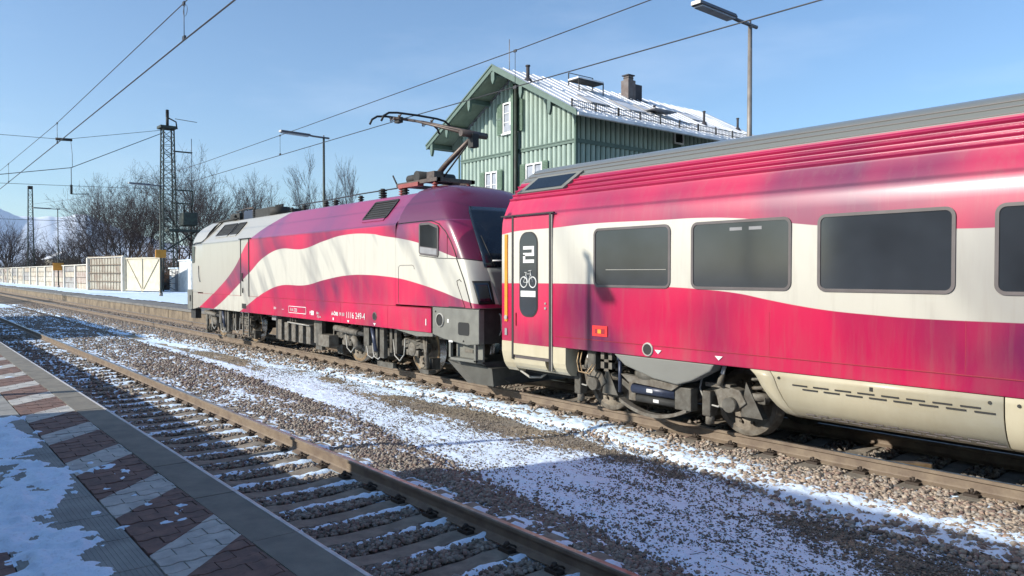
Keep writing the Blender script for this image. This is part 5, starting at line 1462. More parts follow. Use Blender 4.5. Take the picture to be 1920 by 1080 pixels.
# chimney, vents, walkway, step
ch = MB().box(-26.5, -26.0, 28.9, 29.45, 10.9, 12.0).build('chimney', 'brick', house, bevel=.01)
MB().box(-26.42, -26.08, 29.0, 29.36, 12.0, 12.22).build('chimney_pot', 'brick', ch)
MB().box(-26.48, -26.02, 28.93, 29.42, 12.225, 12.28).build('cap', 'chimney_dark', ch)
MB().box(-26.43, -26.07, 28.99, 29.37, 12.10, 12.14).build('slot', 'black', ch)
MB().box(-26.5, -26.05, 29.47, 30.0, 10.9, 11.85).build('chimney', 'chimney_dark', house, bevel=.01)
MB().prism([(-26.7, 11.3), (-25.8, 10.96), (-25.8, 10.90), (-26.7, 11.2)], 'y', 28.7, 30.2).build('flashing', 'chimney_dark', house)
def pipe(x, y, h, r):
    z0 = roof_z(x); o = MB().cyl((x, y, z0 - .05), (x, y, z0 + h), r, 10).build('vent_pipe', 'chimney_dark', house)
    MB().cyl((x, y, z0 + h), (x, y, z0 + h + .06), r * 1.35, 10).build('cap', 'chimney_dark', o)
    MB().lathe((x, y, z0), [(-.1, r * 3), (.05, r * 2), (.12, r)], 10, 0, 'z').build('collar', 'chimney_dark', o)
pipe(-25.15, 21.5, .60, .08); pipe(-23.6, 31.9, .60, .06); pipe(-24.0, 35.4, .55, .06); pipe(-23.55, 28.0, .36, .05)
wk = MB(); zr = roof_z(-25.7)
wk.box(-26.0, -25.3, 24.7, 26.4, zr + .32, zr + .37)
for y_ in (24.75, 26.35):
    wk.bar((-25.3, y_, zr - .2), (-25.3, y_, zr + .35), .04); wk.bar((-26.0, y_, zr), (-26.0, y_, zr + .75), .04)
wk.bar((-26.0, 24.75, zr + .75), (-26.0, 26.35, zr + .75), .03)
w = wk.build('roof_step', 'dark', house)
MB().box(-26.0, -25.3, 24.7, 26.4, zr + .372, zr + .45).build('snow_cap', 'roofsnow', w, bevel=.02)
zr = roof_z(-23.4); MB().box(-23.75, -23.1, 27.5, 29.1, zr + .22, zr + .27).build('roof_step', 'cabgrey', house)
# antenna wire mast on the gable
MB().cyl((-26.30, 21.4, 10.9), (-26.30, 21.4, 12.6), .018, 6).build('antenna_rod', 'galv', house)

# ------------------------------------------------------------------ LAMP POSTS
def lamp(x, y, zbase, ztop, arm_y, label, group='lamp posts with long tube lamps', dark=False, arm_rise=-.12):
    t = empty('street_lamp', (x, y, zbase), label, 'lamp post', group)
    pm_ = MB().tube([(x, y, zbase), (x, y, zbase + 3), (x, y, ztop)], [.085, .07, .05], 10).build('post', 'galv' if not dark else 'mast', t)
    MB().cyl((x, y, zbase), (x, y, zbase + .3), .14, 10).build('foot', 'galv', t)
    MB().tube([(x, y + .28, ztop - .02), (x, y - .5, ztop - .01), (x, y - .9, ztop + .02)], .045, 8).build('arm', 'lamp', t)
    MB().cyl((x, y, ztop - .03), (x, y, ztop + .10), .03, 8).build('cap', 'lamp', t)
    y0, y1 = y - .72, arm_y; z0, z1 = ztop - .03, ztop + arm_rise + .12
    hd = MB()
    w = .16
    for (a, z_), (b, zb) in (((y0, z0), (y1, z1)),):
        v = [(x - w, a, z_), (x + w, a, z_), (x + w * .7, a, z_ + .10), (x - w * .7, a, z_ + .10), (x - w, b, zb), (x + w, b, zb), (x + w * .7, b, zb + .10), (x - w * .7, b, zb + .10)]
        hd.add(v, [(3, 2, 1, 0), (4, 5, 6, 7), (0, 1, 5, 4), (1, 2, 6, 5), (2, 3, 7, 6), (3, 0, 4, 7)])
    h = hd.build('lamp_head', 'lamp', t, bevel=.02)
    v = [(x - w * .75, y0 - .06, z0 - .035), (x + w * .75, y0 - .06, z0 - .035), (x + w * .75, y1 + .06, z1 - .035), (x - w * .75, y1 + .06, z1 - .035)]
    MB().add([(a, b, c) for a, b, c in v] + [(a * 1, b, c + .05) for a, b, c in v], [(0, 1, 2, 3), (0, 4, 5, 1), (1, 5, 6, 2), (2, 6, 7, 3), (3, 7, 4, 0)]).build('diffuser', 'lampglass', h)
    MB().box(x - w * .8, x + w * .8, y1 - .035, y1 - .002, z1 + .01, z1 + .09).build('end_cap', 'lampedge', h)
    return t
lamp(-10.65, 16.2, FZ, 8.24, 14.1, 'tallest looking lamp post with long tube lamp, rising behind the coach roof')
lamp(-34.08, 16.2, FZ, 8.74, 14.05, 'lamp post rising behind the middle of the locomotive roof beside a bare tree', dark=True)
lamp(-62.8, 16.2, FZ, 8.98, 14.0, 'lamp post standing close in front of the lattice mast', dark=True)
l4 = lamp(-109.4, 16.2, FZ, 10.2, 13.6, 'distant lamp post in front of the long plank fence with small orange sign', dark=True)
for par_x, par_z in ((-109.4, 3.0), (-62.8, 3.7)):
    s = .95 if par_x < -100 else .62
    o = MB().box(par_x - .06, par_x + .10, 16.2 - s * .62, 16.2 + s * .62, par_z - s * .5, par_z + s * .5).build('small_sign', 'sign_o', None, bevel=.03)
    tag(o, 'small orange sign on the %s' % ('distant lamp post by the plank fence' if par_x < -100 else 'lamp post by the lattice mast'), 'sign', 'orange signs on lamp posts')
lamp(-205., 16.2, FZ, 13.5, 11., 'farthest lamp post at the left edge with dark tube lamp', dark=True)
# near platform lamp whose shadow falls on the coach (stands left of the frame)
lamp(-11.15, -.35, PZ, 6.75, -1.6, 'lamp post on the near platform behind the viewer')
lamp(-11.15 - 28, -.35, PZ, 6.75, 1.2, 'second lamp post farther along the near platform')
# shelter behind the viewer (casts the large shadow)
sh = empty('platform_shelter', (-1., -5.2, PZ), 'plastered platform building behind the viewer', 'building')
MB().box(-10.45, 9, -7.4, -3.0, PZ - .02, 4.9).build('wall', 'render', sh)
MB().prism([(-10.6, 4.9), (9.2, 4.9), (9.2, 5.05), (9.0, 5.15), (-10.4, 5.15), (-10.6, 5.05)], 'y', -7.7, -2.95).build('roof', 'roofgrey', sh)
for x_ in (-8.5, -5.5, -2.5, .5, 3.5, 6.5): MB().box(x_ - .5, x_ + .5, -2.998, -2.96, 1.8, 3.2).build('window', 'glass_dark', sh)
ks = empty('shadow_block', (-41, -5, PZ), 'plain unseen block added farther along the near platform to cast a shadow', 'building')  # unseen block, added to shade the left end of the track and path
MB().box(-52, -35.2, -7, -3.0, PZ - .02, 4.8).build('wall', 'render', ks)
MB().box(-52.3, -35.0, -7.3, -2.8, 4.81, 5.0).build('roof', 'roofgrey', ks)

# ------------------------------------------------------------------ FENCE, GATE, CABINETS
fence = empty('plank_fence', (-130, 16.6, FZ), 'long white-posted concrete plank fence with faded graffiti behind the far platform', 'fence')
px_ = [-92.7, -100.2, -107.6, -115.4, -122.5, -129.8, -137.0, -144.5, -152.5, -159.5, -166.5, -173.5, -180.5, -188, -196]
FT = 3.02
for i, x_ in enumerate(px_):
    MB().box(x_ - .28, x_ + .28, 16.45, 16.85, FZ, FT + .06).build('post', 'fencepost', fence)
for i, (a, b) in enumerate(zip(px_[:-1], px_[1:])):
    nP = 4; m_ = ('plank3', 'plank1', 'plank0', 'plank3', 'plank2', 'plank2', 'plank0', 'plank1', 'plank0', 'plank2')[(i * 3 + 1) % 10] if i else 'plank1'
    for k in range(nP):
        z0 = FZ + (FT - FZ) * k / nP + .02; z1 = FZ + (FT - FZ) * (k + 1) / nP - .03
        mm = m_ if (k + i) % 3 else ('plank0' if m_ != 'plank0' else 'plank3')
        MB().box(b + .29, a - .29, 16.60 + RNG.uniform(0, .03), 16.74, z0, z1).build('plank', mm, fence)
MB().box(px_[-1], px_[0], 16.5, 16.8, FT + .062, FT + .16).build('coping', 'fencepost', fence)
MB().box(px_[-1], px_[0], 16.8, 16.83, FZ, FT).build('backing', 'dark', fence)
# tall screen with wire grid
def seg(p, q, t, z): return (p[0] + (q[0] - p[0]) * t, p[1] + (q[1] - p[1]) * t, z)
A, B_, C_ = (-90.9, 16.3), (-81.0, 17.6), (-74.9, 19.3)
scr = empty('wire_grid_screen', ((A[0] + B_[0]) / 2, (A[1] + B_[1]) / 2, FZ), 'tall white-framed screen panel with a rusty wire grid between fence and gate', 'screen')
for t in (0, .985):
    MB().bar(seg(A, B_, t, FZ), seg(A, B_, t, 3.82), .55 if t == 0 else .45, .45).build('post', 'fencepost', scr)
MB().bar(seg(A, B_, 0, 3.84), seg(A, B_, 1, 3.84), .3, .16).build('top_rail', 'fencepost', scr)
MB().add([seg(A, B_, .03, FZ + .1), seg(A, B_, .96, FZ + .1), seg(A, B_, .96, 3.7), seg(A, B_, .03, 3.7)] + [tuple(np.array(seg(A, B_, t_, z_)) + np.array((0, .12, 0))) for t_, z_ in ((.03, FZ + .1), (.96, FZ + .1), (.96, 3.7), (.03, 3.7))], [(0, 1, 2, 3), (4, 5, 6, 7), (0, 1, 5, 4), (2, 3, 7, 6)]).build('board', 'plank3', scr)
for k in range(1, 12): MB().bar(tuple(np.array(seg(A, B_, .03 + .93 * k / 12, FZ + .1)) - np.array((0, .1, 0))), tuple(np.array(seg(A, B_, .03 + .93 * k / 12, 3.7)) - np.array((0, .1, 0))), .06).build('grid_wire', 'rail', scr)
for k in range(5): MB().bar(tuple(np.array(seg(A, B_, .03, FZ + .15 + .84 * k)) - np.array((0, .14, 0))), tuple(np.array(seg(A, B_, .96, FZ + .15 + .84 * k)) - np.array((0, .14, 0))), .06, .08).build('grid_wire', 'rail', scr)
gate = empty('double_gate', ((B_[0] + C_[0]) / 2, (B_[1] + C_[1]) / 2, FZ), 'cream double gate with diagonal braces left of the lattice mast', 'gate')
gd = Vector((C_[0] - B_[0], C_[1] - B_[1], 0)).normalized(); gn = Vector((-gd.y, gd.x, 0)) * -1
def gp(t, z, off=0.):
    p = Vector(seg(B_, C_, t, z)); p += Vector((.27, -.96, 0)) * off; return tuple(p)
for t0, t1 in ((.06, .5), (.52, .98)):
    lf = MB().bar(gp((t0 + t1) / 2, FZ + .12), gp((t0 + t1) / 2, 3.7), .05, .05)
    q = [gp(t0, FZ + .15), gp(t1, FZ + .15), gp(t1, 3.68), gp(t0, 3.68)]
    q2 = [tuple(Vector(p) + Vector((.03, .06, 0))) for p in q]
    g_ = MB().add(q + q2, [(0, 1, 2, 3), (4, 5, 6, 7), (0, 1, 5, 4), (2, 3, 7, 6)]).build('gate_leaf', 'gate', gate)
    for a, b in (((t0, FZ + .2), (t1, 3.6)),) if t0 > .3 else (((t0, 3.6), (t1, FZ + .2)),):
        MB().bar(gp(a[0], a[1], .05), gp(b[0], b[1], .05), .07, .08).build('brace', 'gate', g_)
    for z_ in (FZ + .2, 3.62): MB().bar(gp(t0, z_, .04), gp(t1, z_, .04), .1, .12).build('rail_bar', 'gate', g_)
for t in (.03, .51, 1.0): MB().bar(gp(t, FZ), gp(t, 3.75), .16, .16).build('post', 'gate', gate)
for i, (xa, xb, zt2, lb, m_) in enumerate(((-80.2, -77.2, 2.62, 'lower of the two white switch cabinets beside the lattice mast', 'cab'), (-76.9, -73.0, 3.35, 'taller white switch cabinet partly hidden by the locomotive', 'cab'))):
    cbn = empty('switch_cabinet', ((xa + xb) / 2, 22.2, FZ), lb, 'cabinet', 'switch cabinets by the mast')
    MB().box(xa, xb, 21.5, 23.2, FZ, zt2).build('housing', m_, cbn, bevel=.04)
    MB().box(xa - .08, xb + .08, 21.4, 23.3, zt2 + .002, zt2 + .12).build('lid', 'snow', cbn)
    MB().box(xb - .9, xb - .1, 21.44, 21.498, FZ + .1, zt2 - .2).build('door', 'cabgrey' if i == 0 else 'cab', cbn)
# ------------------------------------------------------------------ MASTS AND WIRES
def lattice(x, y, z0, z1, w0, w1, parent, nseg, name='lattice_frame', mat='mast', th=.085):
    legs = MB()
    def c(k, f):
        w = w0 + (w1 - w0) * f; sx_, sy_ = ((-1, -1), (1, -1), (1, 1), (-1, 1))[k]
        return (x + sx_ * w / 2, y + sy_ * w / 2, z0 + (z1 - z0) * f)
    for k in range(4):
        MB().bar(c(k, 0), c(k, 1), th * 1.3).build('leg', mat, parent)
    for k in range(4):
        br = MB(); l = (k + 1) % 4
        for i in range(nseg):
            f0, f1 = i / nseg, (i + 1) / nseg
            a, b = (k, l) if i % 2 else (l, k)
            br.bar(c(a, f0), c(b, f1), th * .55); br.bar(c(k, f1), c(l, f1), th * .5)
        br.build('bracing', mat, parent)
mast = empty('lattice_mast', (-79, 21.1, FZ), 'tall dark green lattice mast carrying wires, with transformer box', 'mast', 'lattice masts')
lattice(-79, 21.1, FZ, 16.3, 1.35, .95, mast, 20)
MB().box(-79.7, -78.3, 20.3, 21.8, 16.3, 16.55).build('top_plate', 'mast', mast)
MB().cyl((-79, 21.1, 16.5), (-79, 21.1, 17.8), .14, 8).build('top_rod', 'dark', mast)
mb = MB(); insulator(mb, -79, 21.1, 17.5, .7, .16); mb.build('insulator', 'dark', mast)
MB().tube([(-79, 21.2, 17.4), (-79, 21.9, 17.1), (-79, 22.0, 16.4)], .07, 6).build('bracket', 'dark', mast)
MB().tube([(-79, 21.8, 17.4), (-79, 23.9, 17.3)], .03, 5).build('horn', 'dark', mast)
for z_ in (14.2, 10.4, 9.1): MB().bar((-79, 21.6, z_), (-79, 23.4, z_), .13).build('side_arm', 'mast', mast)
MB().bar((-79, 23.4, 9.1), (-79, 23.4, 10.4), .1).build('side_arm', 'mast', mast)
MB().tube([(-79, 23.35, 10.4), (-79, 23.35, 15.6)], .03, 5).build('hanging_wire', 'wire', mast)
tb = MB().box(-79.7, -78.3, 22.3, 23.7, 6.9, 8.2).build('transformer_box', 'mast', mast, bevel=.1)
mb = MB()
for y_ in (22.6, 23.3):
    mb = MB(); insulator(mb, -79, y_, 8.2, .8, .11); mb.build('insulator', 'dark', tb)
MB().box(-80, -78, 20.9, 24.2, 6.3, 6.5).build('bracket_shelf', 'mast', mast)
MB().bar((-79, 21, 4.5), (-79, 23.6, 6.3), .14).build('bracket_strut', 'mast', mast)
mast2 = empty('lattice_mast', (-153, 18.6, FZ), 'smaller looking lattice mast far away near the left edge', 'mast', 'lattice masts')
lattice(-153, 18.6, FZ, 16.6, 1.0, .6, mast2, 16, th=.075)
MB().box(-153.4, -152.6, 18.25, 18.95, 16.6, 17.1).build('top_plate', 'dark', mast2)
# masts left of the frame that carry the span wires
for x_ in (-79., -153.):
    m3 = empty('lattice_mast', (x_, -2.5, PZ), 'nearer lattice mast on the near platform side, left of the picture' if x_ > -100 else 'far lattice mast on the near platform side, left of the picture', 'mast', 'lattice masts')
    lattice(x_, -2.5, PZ, 15.5, 1.35, .95, m3, 12)
WT = .011
def wire(pts, r, name, label, grp, cat='wire'):
    mb = MB().tube(pts, r, 5, cap=False)
    return single(mb, name, 'wire', label, cat, grp)
def sag(x0, z0, x1, z1, y, s, n=16):
    return [(x0 + (x1 - x0) * k / n, y, z0 + (z1 - z0) * k / n - s * 4 * (k / n) * (1 - k / n)) for k in range(n + 1)]
yf_ = YC; yn_ = 3.43
wire([(40, yf_, 5.80), (-5.3, yf_, 5.87), (-16.0, yf_, 5.965), (-16.6, yf_, 5.965), (-30, yf_, 6.0), (-79, yf_, 5.98), (-150, yf_ - .2, 6.0), (-230, yf_, 6.0)], .011, 'contact_wire', 'contact wire over the far track, touched by the pantograph', 'overhead wires')
wire([(40, yf_, 7.6)] + [(x_, yf_, z_) for x_, z_ in ((8, 6.9), (-8.25, 6.69), (-11.8, 6.65), (-21.8, 6.62), (-31.4, 6.62), (-45, 6.8), (-60, 7.3), (-79, 8.3))], .010, 'messenger_wire', 'thin upper wire sagging above the far track', 'overhead wires')
wire([(40, yn_, 5.6), (-9.8, yn_, 5.68), (-12, yn_, 5.68), (-22.1, yn_, 5.63), (-36.7, yn_, 5.58), (-79, yn_, 5.6), (-150, yn_, 5.6), (-230, yn_, 5.6)], .012, 'contact_wire', 'contact wire over the near track crossing the sky at upper left', 'overhead wires')
wire([(40, yn_, 7.5), (5, yn_, 6.5), (-11.9, yn_, 6.23), (-23.4, yn_, 6.15), (-36.6, yn_, 6.3), (-55, yn_, 7.0), (-79, yn_, 8.2)], .008, 'messenger_wire', 'thin upper wire above the near track at upper left', 'overhead wires')
def dropper(x, y, z0, z1, label):
    mb = MB().tube([(x, y, z0), (x, y, z1)], .006, 5); mb.box(x - .05, x + .05, y - .015, y + .015, z0 - .02, z0 + .04); mb.box(x - .04, x + .04, y - .012, y + .012, z1 - .03, z1 + .02)
    single(mb, 'dropper', 'wire', label, 'dropper', 'droppers between overhead wires')
dropper(-11.92, yn_, 5.70, 6.23, 'dropper joining the near track wires at the top of the picture')
dropper(-23.1, yn_, 5.63, 6.15, 'dropper joining the near track wires above the left edge of the sky')
dropper(-33.8, yn_, 5.59, 6.27, 'lowest dropper of the near track wires at the left edge')
dropper(-11.75, yf_, 5.91, 6.65, 'dropper joining the far track wires above the house gable')
dropper(-23.6, yf_, 6.0, 6.62, 'dropper joining the far track wires left of the lamp behind the locomotive')
dropper(-3.0, yf_, 5.87, 6.74, 'dropper joining the far track wires above the coach')
MB_l = MB(); 
for k in range(10):
    a0, a1 = 2 * math.pi * k / 10, 2 * math.pi * (k + 1) / 10
    MB_l.tube([(-11.85 + .10 * math.cos(a0), yn_, 6.10 + .08 * math.sin(a0)), (-11.85 + .10 * math.cos(a1), yn_, 6.10 + .08 * math.sin(a1))], .004, 4, cap=False)
single(MB_l, 'wire_loop', 'wire', 'small loop of wire on the topmost dropper', 'wire', 'overhead wires')
# span wires across the tracks at x=-79
X_ = -79.
wire([(X_, -2.5, 14.6), (X_, 7.4, 14.2), (X_, 12.2, 14.3), (X_, 20.9, 16.2)], .022, 'span_wire', 'uppermost wire spanning the tracks to the lattice mast', 'overhead wires')
wire([(X_, -2.5, 10.9), (X_, 7.4, 10.75), (X_, 12.8, 11.8), (X_, 20.9, 16.0)], .034, 'span_wire', 'middle span wire rising steeply to the lattice mast top', 'overhead wires')
wire([(X_, -2.5, 9.9), (X_, 7.4, 10.0), (X_, 12.8, 10.15), (X_, 20.9, 10.4)], .02, 'span_wire', 'lowest span wire across the tracks', 'overhead wires')
wire([(X_, -2.5, 6.8), (X_, 7.4, 6.9), (X_, 14.0, 6.95), (X_, 20.9, 7.0)], .02, 'span_wire', 'span wire low over the distant tracks', 'overhead wires')
mb = MB(); mb.tube([(X_, 12.8, 11.8), (X_, 12.8, 10.2)], .03, 5); insulator(mb, X_, 12.8, 9.4, .85, .13); mb.tube([(X_, 12.8, 9.4), (X_, 14.2, 9.5)], .035, 5)
single(mb, 'span_insulator', 'dark', 'hanging ribbed insulator on the span wires left of the mast', 'insulator')
mb = MB(); mb.tube([(X_, 11.6, 14.28), (X_, 12.9, 14.33)], .13, 6); single(mb, 'span_clamp', 'dark', 'dark clamp on the upper span wire beside the near contact wire', 'clamp')
mb = MB(); mb.tube([(X_, 12.8, 14.2), (X_, 12.9, 13.0), (X_, 12.9, 11.8)], .02, 5); single(mb, 'drop_wire', 'wire', 'thin wire hanging from the upper span wire', 'wire', 'overhead wires')

# ------------------------------------------------------------------ TREES
def tree(x, y, h, spread, seed, label, trunk_r=.16, narrow=False, ntr=1, zb=-.3, twig=.018, name='bare_tree', group='bare trees behind the fence', levels=4, cat='tree'):
    rr = random.Random(seed)
    t = empty(name, (x, y, zb), label, cat, group)
    tv, tf_, bv, bf_ = [], [], [], []
    def seg_(V, F_, a, b, ra, rb, n):
        d = (b - a)
        if d.length < 1e-4: return
        d.normalize(); u = d.orthogonal().normalized(); w = d.cross(u); o = len(V)
        for p, r_ in ((a, ra), (b, rb)):
            for k in range(n):
                an = 2 * math.pi * k / n; V.append(p + (u * math.cos(an) + w * math.sin(an)) * r_)
        for k in range(n): F_.append((o + k, o + (k + 1) % n, o + n + (k + 1) % n, o + n + k))
        if n == 3: pass
    def grow(p, d, L, r, lev):
        segs = 5 if lev == 0 else 3
        V, F_ = (tv, tf_) if lev <= 1 else (bv, bf_)
        n = 6 if lev == 0 else (4 if lev < 3 else 3)
        kids = []
        for i in range(segs):
            d = (d + Vector((rr.uniform(-1, 1), rr.uniform(-1, 1), rr.uniform(-.25, .8 if not narrow else 1.2))) * (.10 + .05 * lev)).normalized()
            q = p + d * (L / segs); r2 = max(r * (1 - .16 if lev < 2 else 1 - .22), twig * .6)
            seg_(V, F_, p, q, r, r2, n)
            kids.append((q.copy(), d.copy(), r2)); p, r = q, r2
        if lev >= levels: return
        nk = (8, 6, 4, 3, 3)[lev]
        for k in range(nk):
            f_ = rr.uniform(.25 if lev == 0 else .15, 1); i = min(int(f_ * segs), segs - 1)
            q, dd, r_ = kids[i]
            ang = rr.uniform(.35, .95) * (.5 if narrow else 1.); az = rr.uniform(0, 2 * math.pi)
            u = dd.orthogonal().normalized(); w = dd.cross(u)
            nd = (dd * math.cos(ang) + (u * math.cos(az) + w * math.sin(az)) * math.sin(ang)).normalized()
            nd.z = max(nd.z, -.05); nd.normalize()
            sc = (.62 if lev == 0 else .60) * rr.uniform(.7, 1.15) * (spread if lev == 0 else 1)
            grow(q, nd, L * sc, max(r_ * .62, twig), lev + 1)
        q, dd, r_ = kids[-1]
        grow(q, dd, L * .6, r_ * .8, lev + 1)
    for k in range(ntr):
        a = 2 * math.pi * k / max(ntr, 1) + seed
        lean = Vector((math.cos(a) * .35, math.sin(a) * .2, 1)) if ntr > 1 else Vector((rr.uniform(-.05, .05), 0, 1))
        grow(Vector((0, 0, 0)) + Vector((math.cos(a), math.sin(a), 0)) * (.3 if ntr > 1 else 0), lean.normalized(), h * .50, trunk_r, 0)
    zs_ = sorted(p.z for p in (bv or tv)); s_ = h / zs_[int(len(zs_) * .985)]
    for V in (tv, bv):
        for p in V: p *= s_
    for nm, V, F_, m_ in (('trunk', tv, tf_, 'bark'), ('crown', bv, bf_, 'twig')):
        if V: npmesh(nm, np.array([tuple(p) for p in V]), np.array([f_ if len(f_) == 4 else f_ for f_ in F_]), [m_], None, False, t)
    return t
TL = [  # x, y, height, spread, trunk, narrow, ntrunks, label
 (-146, 32, 18.6, 1.1, .26, 0, 4, 'broad multi-stemmed bare tree, the widest behind the fence'),
 (-186, 36, 21.5, 1.0, .3, 0, 2, 'tall bare tree left of the widest tree, thin crown'),
 (-124, 30, 13.6, 1.1, .16, 0, 3, 'lower bare tree between the widest tree and the lattice mast'),
 (-120, 34, 18.5, .85, .2, 0, 2, 'tall bare tree just right of the lattice mast'),
 (-100, 30, 16.2, .8, .2, 0, 2, 'tall bare tree above the far end of the locomotive'),
 (-110.5, 36, 15.0, .9, .16, 0, 2, 'bare tree behind the cream end of the locomotive roof'),
 (-115.6, 40, 15.3, .8, .14, 0, 2, 'slender bare tree over the front roof boxes'),
 (-121.5, 44, 14.6, .8, .13, 0, 2, 'pale bare tree behind the roof insulators'),
 (-129.8, 50, 18.8, .55, .12, 1, 1, 'thin upright bare tree with few branches over the locomotive'),
 (-128.0, 52.5, 17.2, .5, .10, 1, 1, 'thin upright bare tree beside its taller twin over the locomotive'),
 (-133.0, 49, 16.0, .6, .12, 1, 1, 'short thin bare tree left of the two upright ones'),
 (-103.5, 48, 16.2, .75, .15, 1, 2, 'narrow bare tree left of the lamp behind the locomotive'),
 (-99.5, 50, 18.0, .75, .15, 1, 2, 'narrow bare tree right of the lamp behind the locomotive'),
 (-251, 40, 13.5, 1.2, .3, 0, 4, 'far bushy bare tree between the small mast and the widest tree'),
 (-215, 38, 13.0, 1.2, .3, 0, 4, 'bushy bare tree behind the distant lamp post'),
 (-448, 45, 27.0, 1.3, .6, 0, 4, 'hazy bare tree at the far left edge'),
 (-400, 30, 20.0, 1.3, .6, 0, 4, 'lower hazy bare tree beside the far left one'),
 (-330, 42, 13.0, 1.3, .5, 0, 4, 'low far bare tree right of the hazy ones'),
]
for i, (x_, y_, h, sp, tr_, nar, nt_, lb) in enumerate(TL):
    d = math.hypot(x_, y_)
    tree(x_, y_, h, sp, 31 + i * 7, lb, tr_, bool(nar), nt_, twig=max(.012, d * .00012), levels=4 if nt_ < 4 else 4 if i == 0 else 3)
# thicket behind the fence: low dark shrubs
def shrub(x, y, h, w, seed, label, col='twig'):
    rr = np.random.default_rng(seed); n = 280
    a = rr.uniform(0, 2 * np.pi, n); b = rr.uniform(.05, 1.0, n); L = h * rr.uniform(.5, 1.05, n)
    base = np.stack([x + rr.normal(0, w * .30, n), y + rr.normal(0, w * .15, n), np.full(n, -.3)], -1)
    tip = base + np.stack([np.cos(a) * b * w * .35, np.sin(a) * b * w * .25, L], -1)
    mid = (base + tip) / 2 + rr.normal(0, .12, (n, 3)); r = .028
    off = np.array([(1, 0, 0), (-.5, .87, 0), (-.5, -.87, 0)]) * r
    v = np.concatenate([base[:, None] + off[None], mid[:, None] + off[None] * .8, tip[:, None] + off[None] * .3], 1)
    fl = []
    for k in range(3):
        l = (k + 1) % 3; fl += [(k, l, 3 + l, 3 + k), (3 + k, 3 + l, 6 + l, 6 + k)]
    f = np.array(fl)[None] + (np.arange(n) * 9)[:, None, None]
    # side twigs
    m2 = 900; idx = rr.integers(0, n, m2); t = rr.uniform(.35, 1, m2)[:, None]
    p0 = mid[idx] * (1 - t) + tip[idx] * t; p1 = p0 + np.stack([rr.normal(0, .45, m2), rr.normal(0, .3, m2), rr.uniform(.1, .8, m2)], -1)
    v2 = np.concatenate([p0[:, None] + off[None] * .6, p1[:, None] + off[None] * .3], 1)
    f2 = np.array([(k, (k + 1) % 3, 3 + (k + 1) % 3, 3 + k) for k in range(3)])[None] + (np.arange(m2) * 6)[:, None, None] + n * 9
    V = np.concatenate([v.reshape(-1, 3), v2.reshape(-1, 3)]); F_ = np.concatenate([f.reshape(-1, 4), f2.reshape(-1, 4)])
    o = npmesh('shrub', V, F_, [col])
    tag(o, label, 'shrub', 'leafless shrubs behind the fence')
M['thicket'] = pm('thicket_dark', (.032, .026, .023), .95, 0, (.022, .019, .018), 2)
M['thicket_b'] = pm('thicket_brown', (.12, .07, .045), .95, 0, (.07, .048, .035), 2)
SH = [(-200, 22, 6.5, 16, 'thicket', 'dark shrub at the left end of the fence'), (-178, 21, 7.5, 15, 'thicket', 'dark shrub behind the small lattice mast'), (-160, 21, 7.0, 13, 'thicket', 'dark shrub right of the small lattice mast'),
      (-146, 22, 7.2, 12, 'thicket', 'dark shrub behind the distant lamp post'), (-134, 22, 6.8, 11, 'thicket', 'dark shrub right of the distant lamp post'), (-122, 22, 6.8, 10, 'thicket', 'dark shrub under the widest tree'),
      (-113, 22, 6.2, 9, 'thicket', 'dark shrub behind the wire grid screen'), (-103, 22.5, 5.8, 8, 'thicket', 'dark shrub behind the double gate'), (-96, 24, 6.0, 7, 'thicket_b', 'brown shrub beside the lattice mast'),
      (-89, 25, 5.0, 6, 'thicket_b', 'brown shrub behind the switch cabinets'), (-86.5, 22.2, 2.7, 3.2, 'thicket_b', 'small reddish brown shrub between gate and mast'),
      (-250, 24, 9, 24, 'thicket', 'far dark shrub at the left edge'), (-300, 26, 10, 30, 'thicket', 'farther dark shrub at the left edge'), (-360, 20, 12, 40, 'thicket', 'farthest dark shrub where the tracks vanish')]
for i, (x_, y_, h, w, c_, lb) in enumerate(SH):
    shrub(x_, y_, h * (.72 if c_ == 'thicket' else .9), w, 100 + i, lb, c_)
# small house with snowy roof far behind the fence
hs = empty('small_house', (-303, 45, 0), 'tiny far house with a white snowy roof behind the fence', 'house')
MB().box(-312, -296, 42, 50, -.4, 7.0).build('wall', 'render', hs)
MB().prism([(41.0, 7.0), (46, 9.6), (51.0, 7.0)], 'x', -313, -295).build('roof', 'roofsnow', hs)
# litter: broken stick beside the rail under the coach
mb = MB().prism([(-4.10, 9.30), (-4.18, 9.38), (-3.92, 9.62), (-3.80, 9.66), (-3.78, 9.58), (-3.95, 9.42)], 'z', -.16, -.08)
single(mb, 'broken_plank', 'wheel_b', 'broken brown piece of wood lying between the rails under the coach', 'wood', bevel=.01)

# ------------------------------------------------------------------ MOUNTAINS AND HAZE
def ridge(name, pts, y0, depth, seed, label):
    """pts: (x, height) along a line at distance; a real massif with depth"""
    n = 260; m_ = 40
    xs_ = np.linspace(pts[0][0], pts[-1][0], n); hh = np.interp(xs_, [p[0] for p in pts], [p[1] for p in pts])
    X, D = np.meshgrid(xs_, np.linspace(-1, 1, m_), indexing='ij')
    prof_ = (1 - np.abs(D)) ** 1.1
    Z = hh[:, None] * prof_ * (1 + .30 * (fbm(X * .0016, D * 3 + 5, seed, 5, .55) - .5) * 2 * (.35 + .65 * (1 - prof_ * .5)))
    return X, D, Z
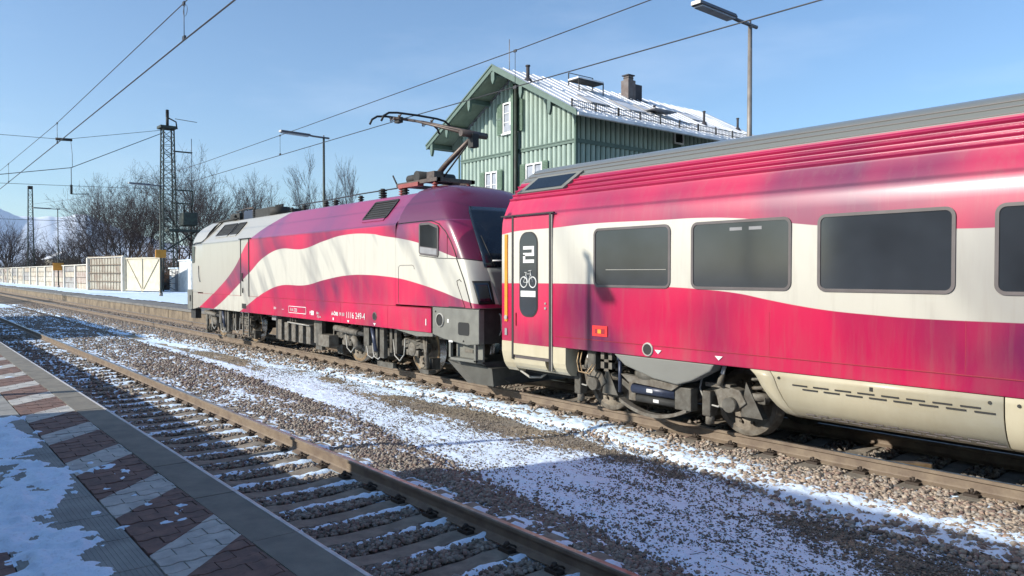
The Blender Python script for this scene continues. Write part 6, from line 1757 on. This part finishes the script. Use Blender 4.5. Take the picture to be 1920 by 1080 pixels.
# the massif lies far down the valley, left of the line
def mountain(px0, items, R_, label, seed, dep):
    n = len(items)
# world bearing of the far left of the picture is (-0.85..-1, 0..0.45); massif centre line at 12 km
mt_az = [(-8, 200), (-2, 420), (0.4, 900), (2.0, 1250), (3.6, 1800), (4.4, 2020), (5.2, 1780), (6.4, 1560), (8.0, 1700), (9.6, 1750), (11.2, 1560), (12.6, 1250), (14.5, 1000), (17, 760), (20, 520), (24, 300), (30, 120)]
def massif():
    n, m_ = 420, 50
    az = np.linspace(-8, 30, n); hh = np.interp(az, [a for a, _ in mt_az], [h for _, h in mt_az])
    k_ = np.exp(-.5 * (np.arange(-24, 25) / 8.) ** 2); hh = .50 * np.convolve(np.pad(hh, 24, 'edge'), k_ / k_.sum(), 'valid')
    hh = hh * (1 + .07 * (fbm(az * .9, az * 0, 3, 3) - .5) * 2)
    A_, D = np.meshgrid(az, np.linspace(-1, 1, m_), indexing='ij')
    pr = (1 - np.abs(D)) ** 1.05
    Z = hh[:, None] * pr + 60 * (fbm(A_ * .9, D * 2 + 9, 7, 3, .5) - .5) * pr * (1.3 - pr) - 5
    Rr = 12500 + D * 1000
    X = -Rr * np.cos(np.radians(A_)); Y = Rr * np.sin(np.radians(A_))
    i = (np.arange(n - 1)[:, None] * m_ + np.arange(m_ - 1)[None, :]).ravel()
    F = np.stack([i, i + m_, i + m_ + 1, i + 1], 1)
    npmesh('mountains', np.stack([X, Y, Z], -1).reshape(-1, 3), F, ['hazed_rock'], 'structure', True)
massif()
hz = bpy.data.materials.new('haze'); hz.use_nodes = True; nt = hz.node_tree
nt.nodes.remove(nt.nodes['Principled BSDF'])
vp_ = nt.nodes.new('ShaderNodeVolumePrincipled'); vp_.inputs['Color'].default_value = (.90, .96, 1, 1); vp_.inputs['Density'].default_value = .000018
vp_.inputs['Anisotropy'].default_value = .2
nt.links.new(vp_.outputs[0], nt.nodes['Material Output'].inputs['Volume'])
M['haze'] = hz
hb = MB().box(-17500, 9500, -9500, 9500, -2.2, 2600).build('haze', 'haze'); hb['kind'] = 'stuff'
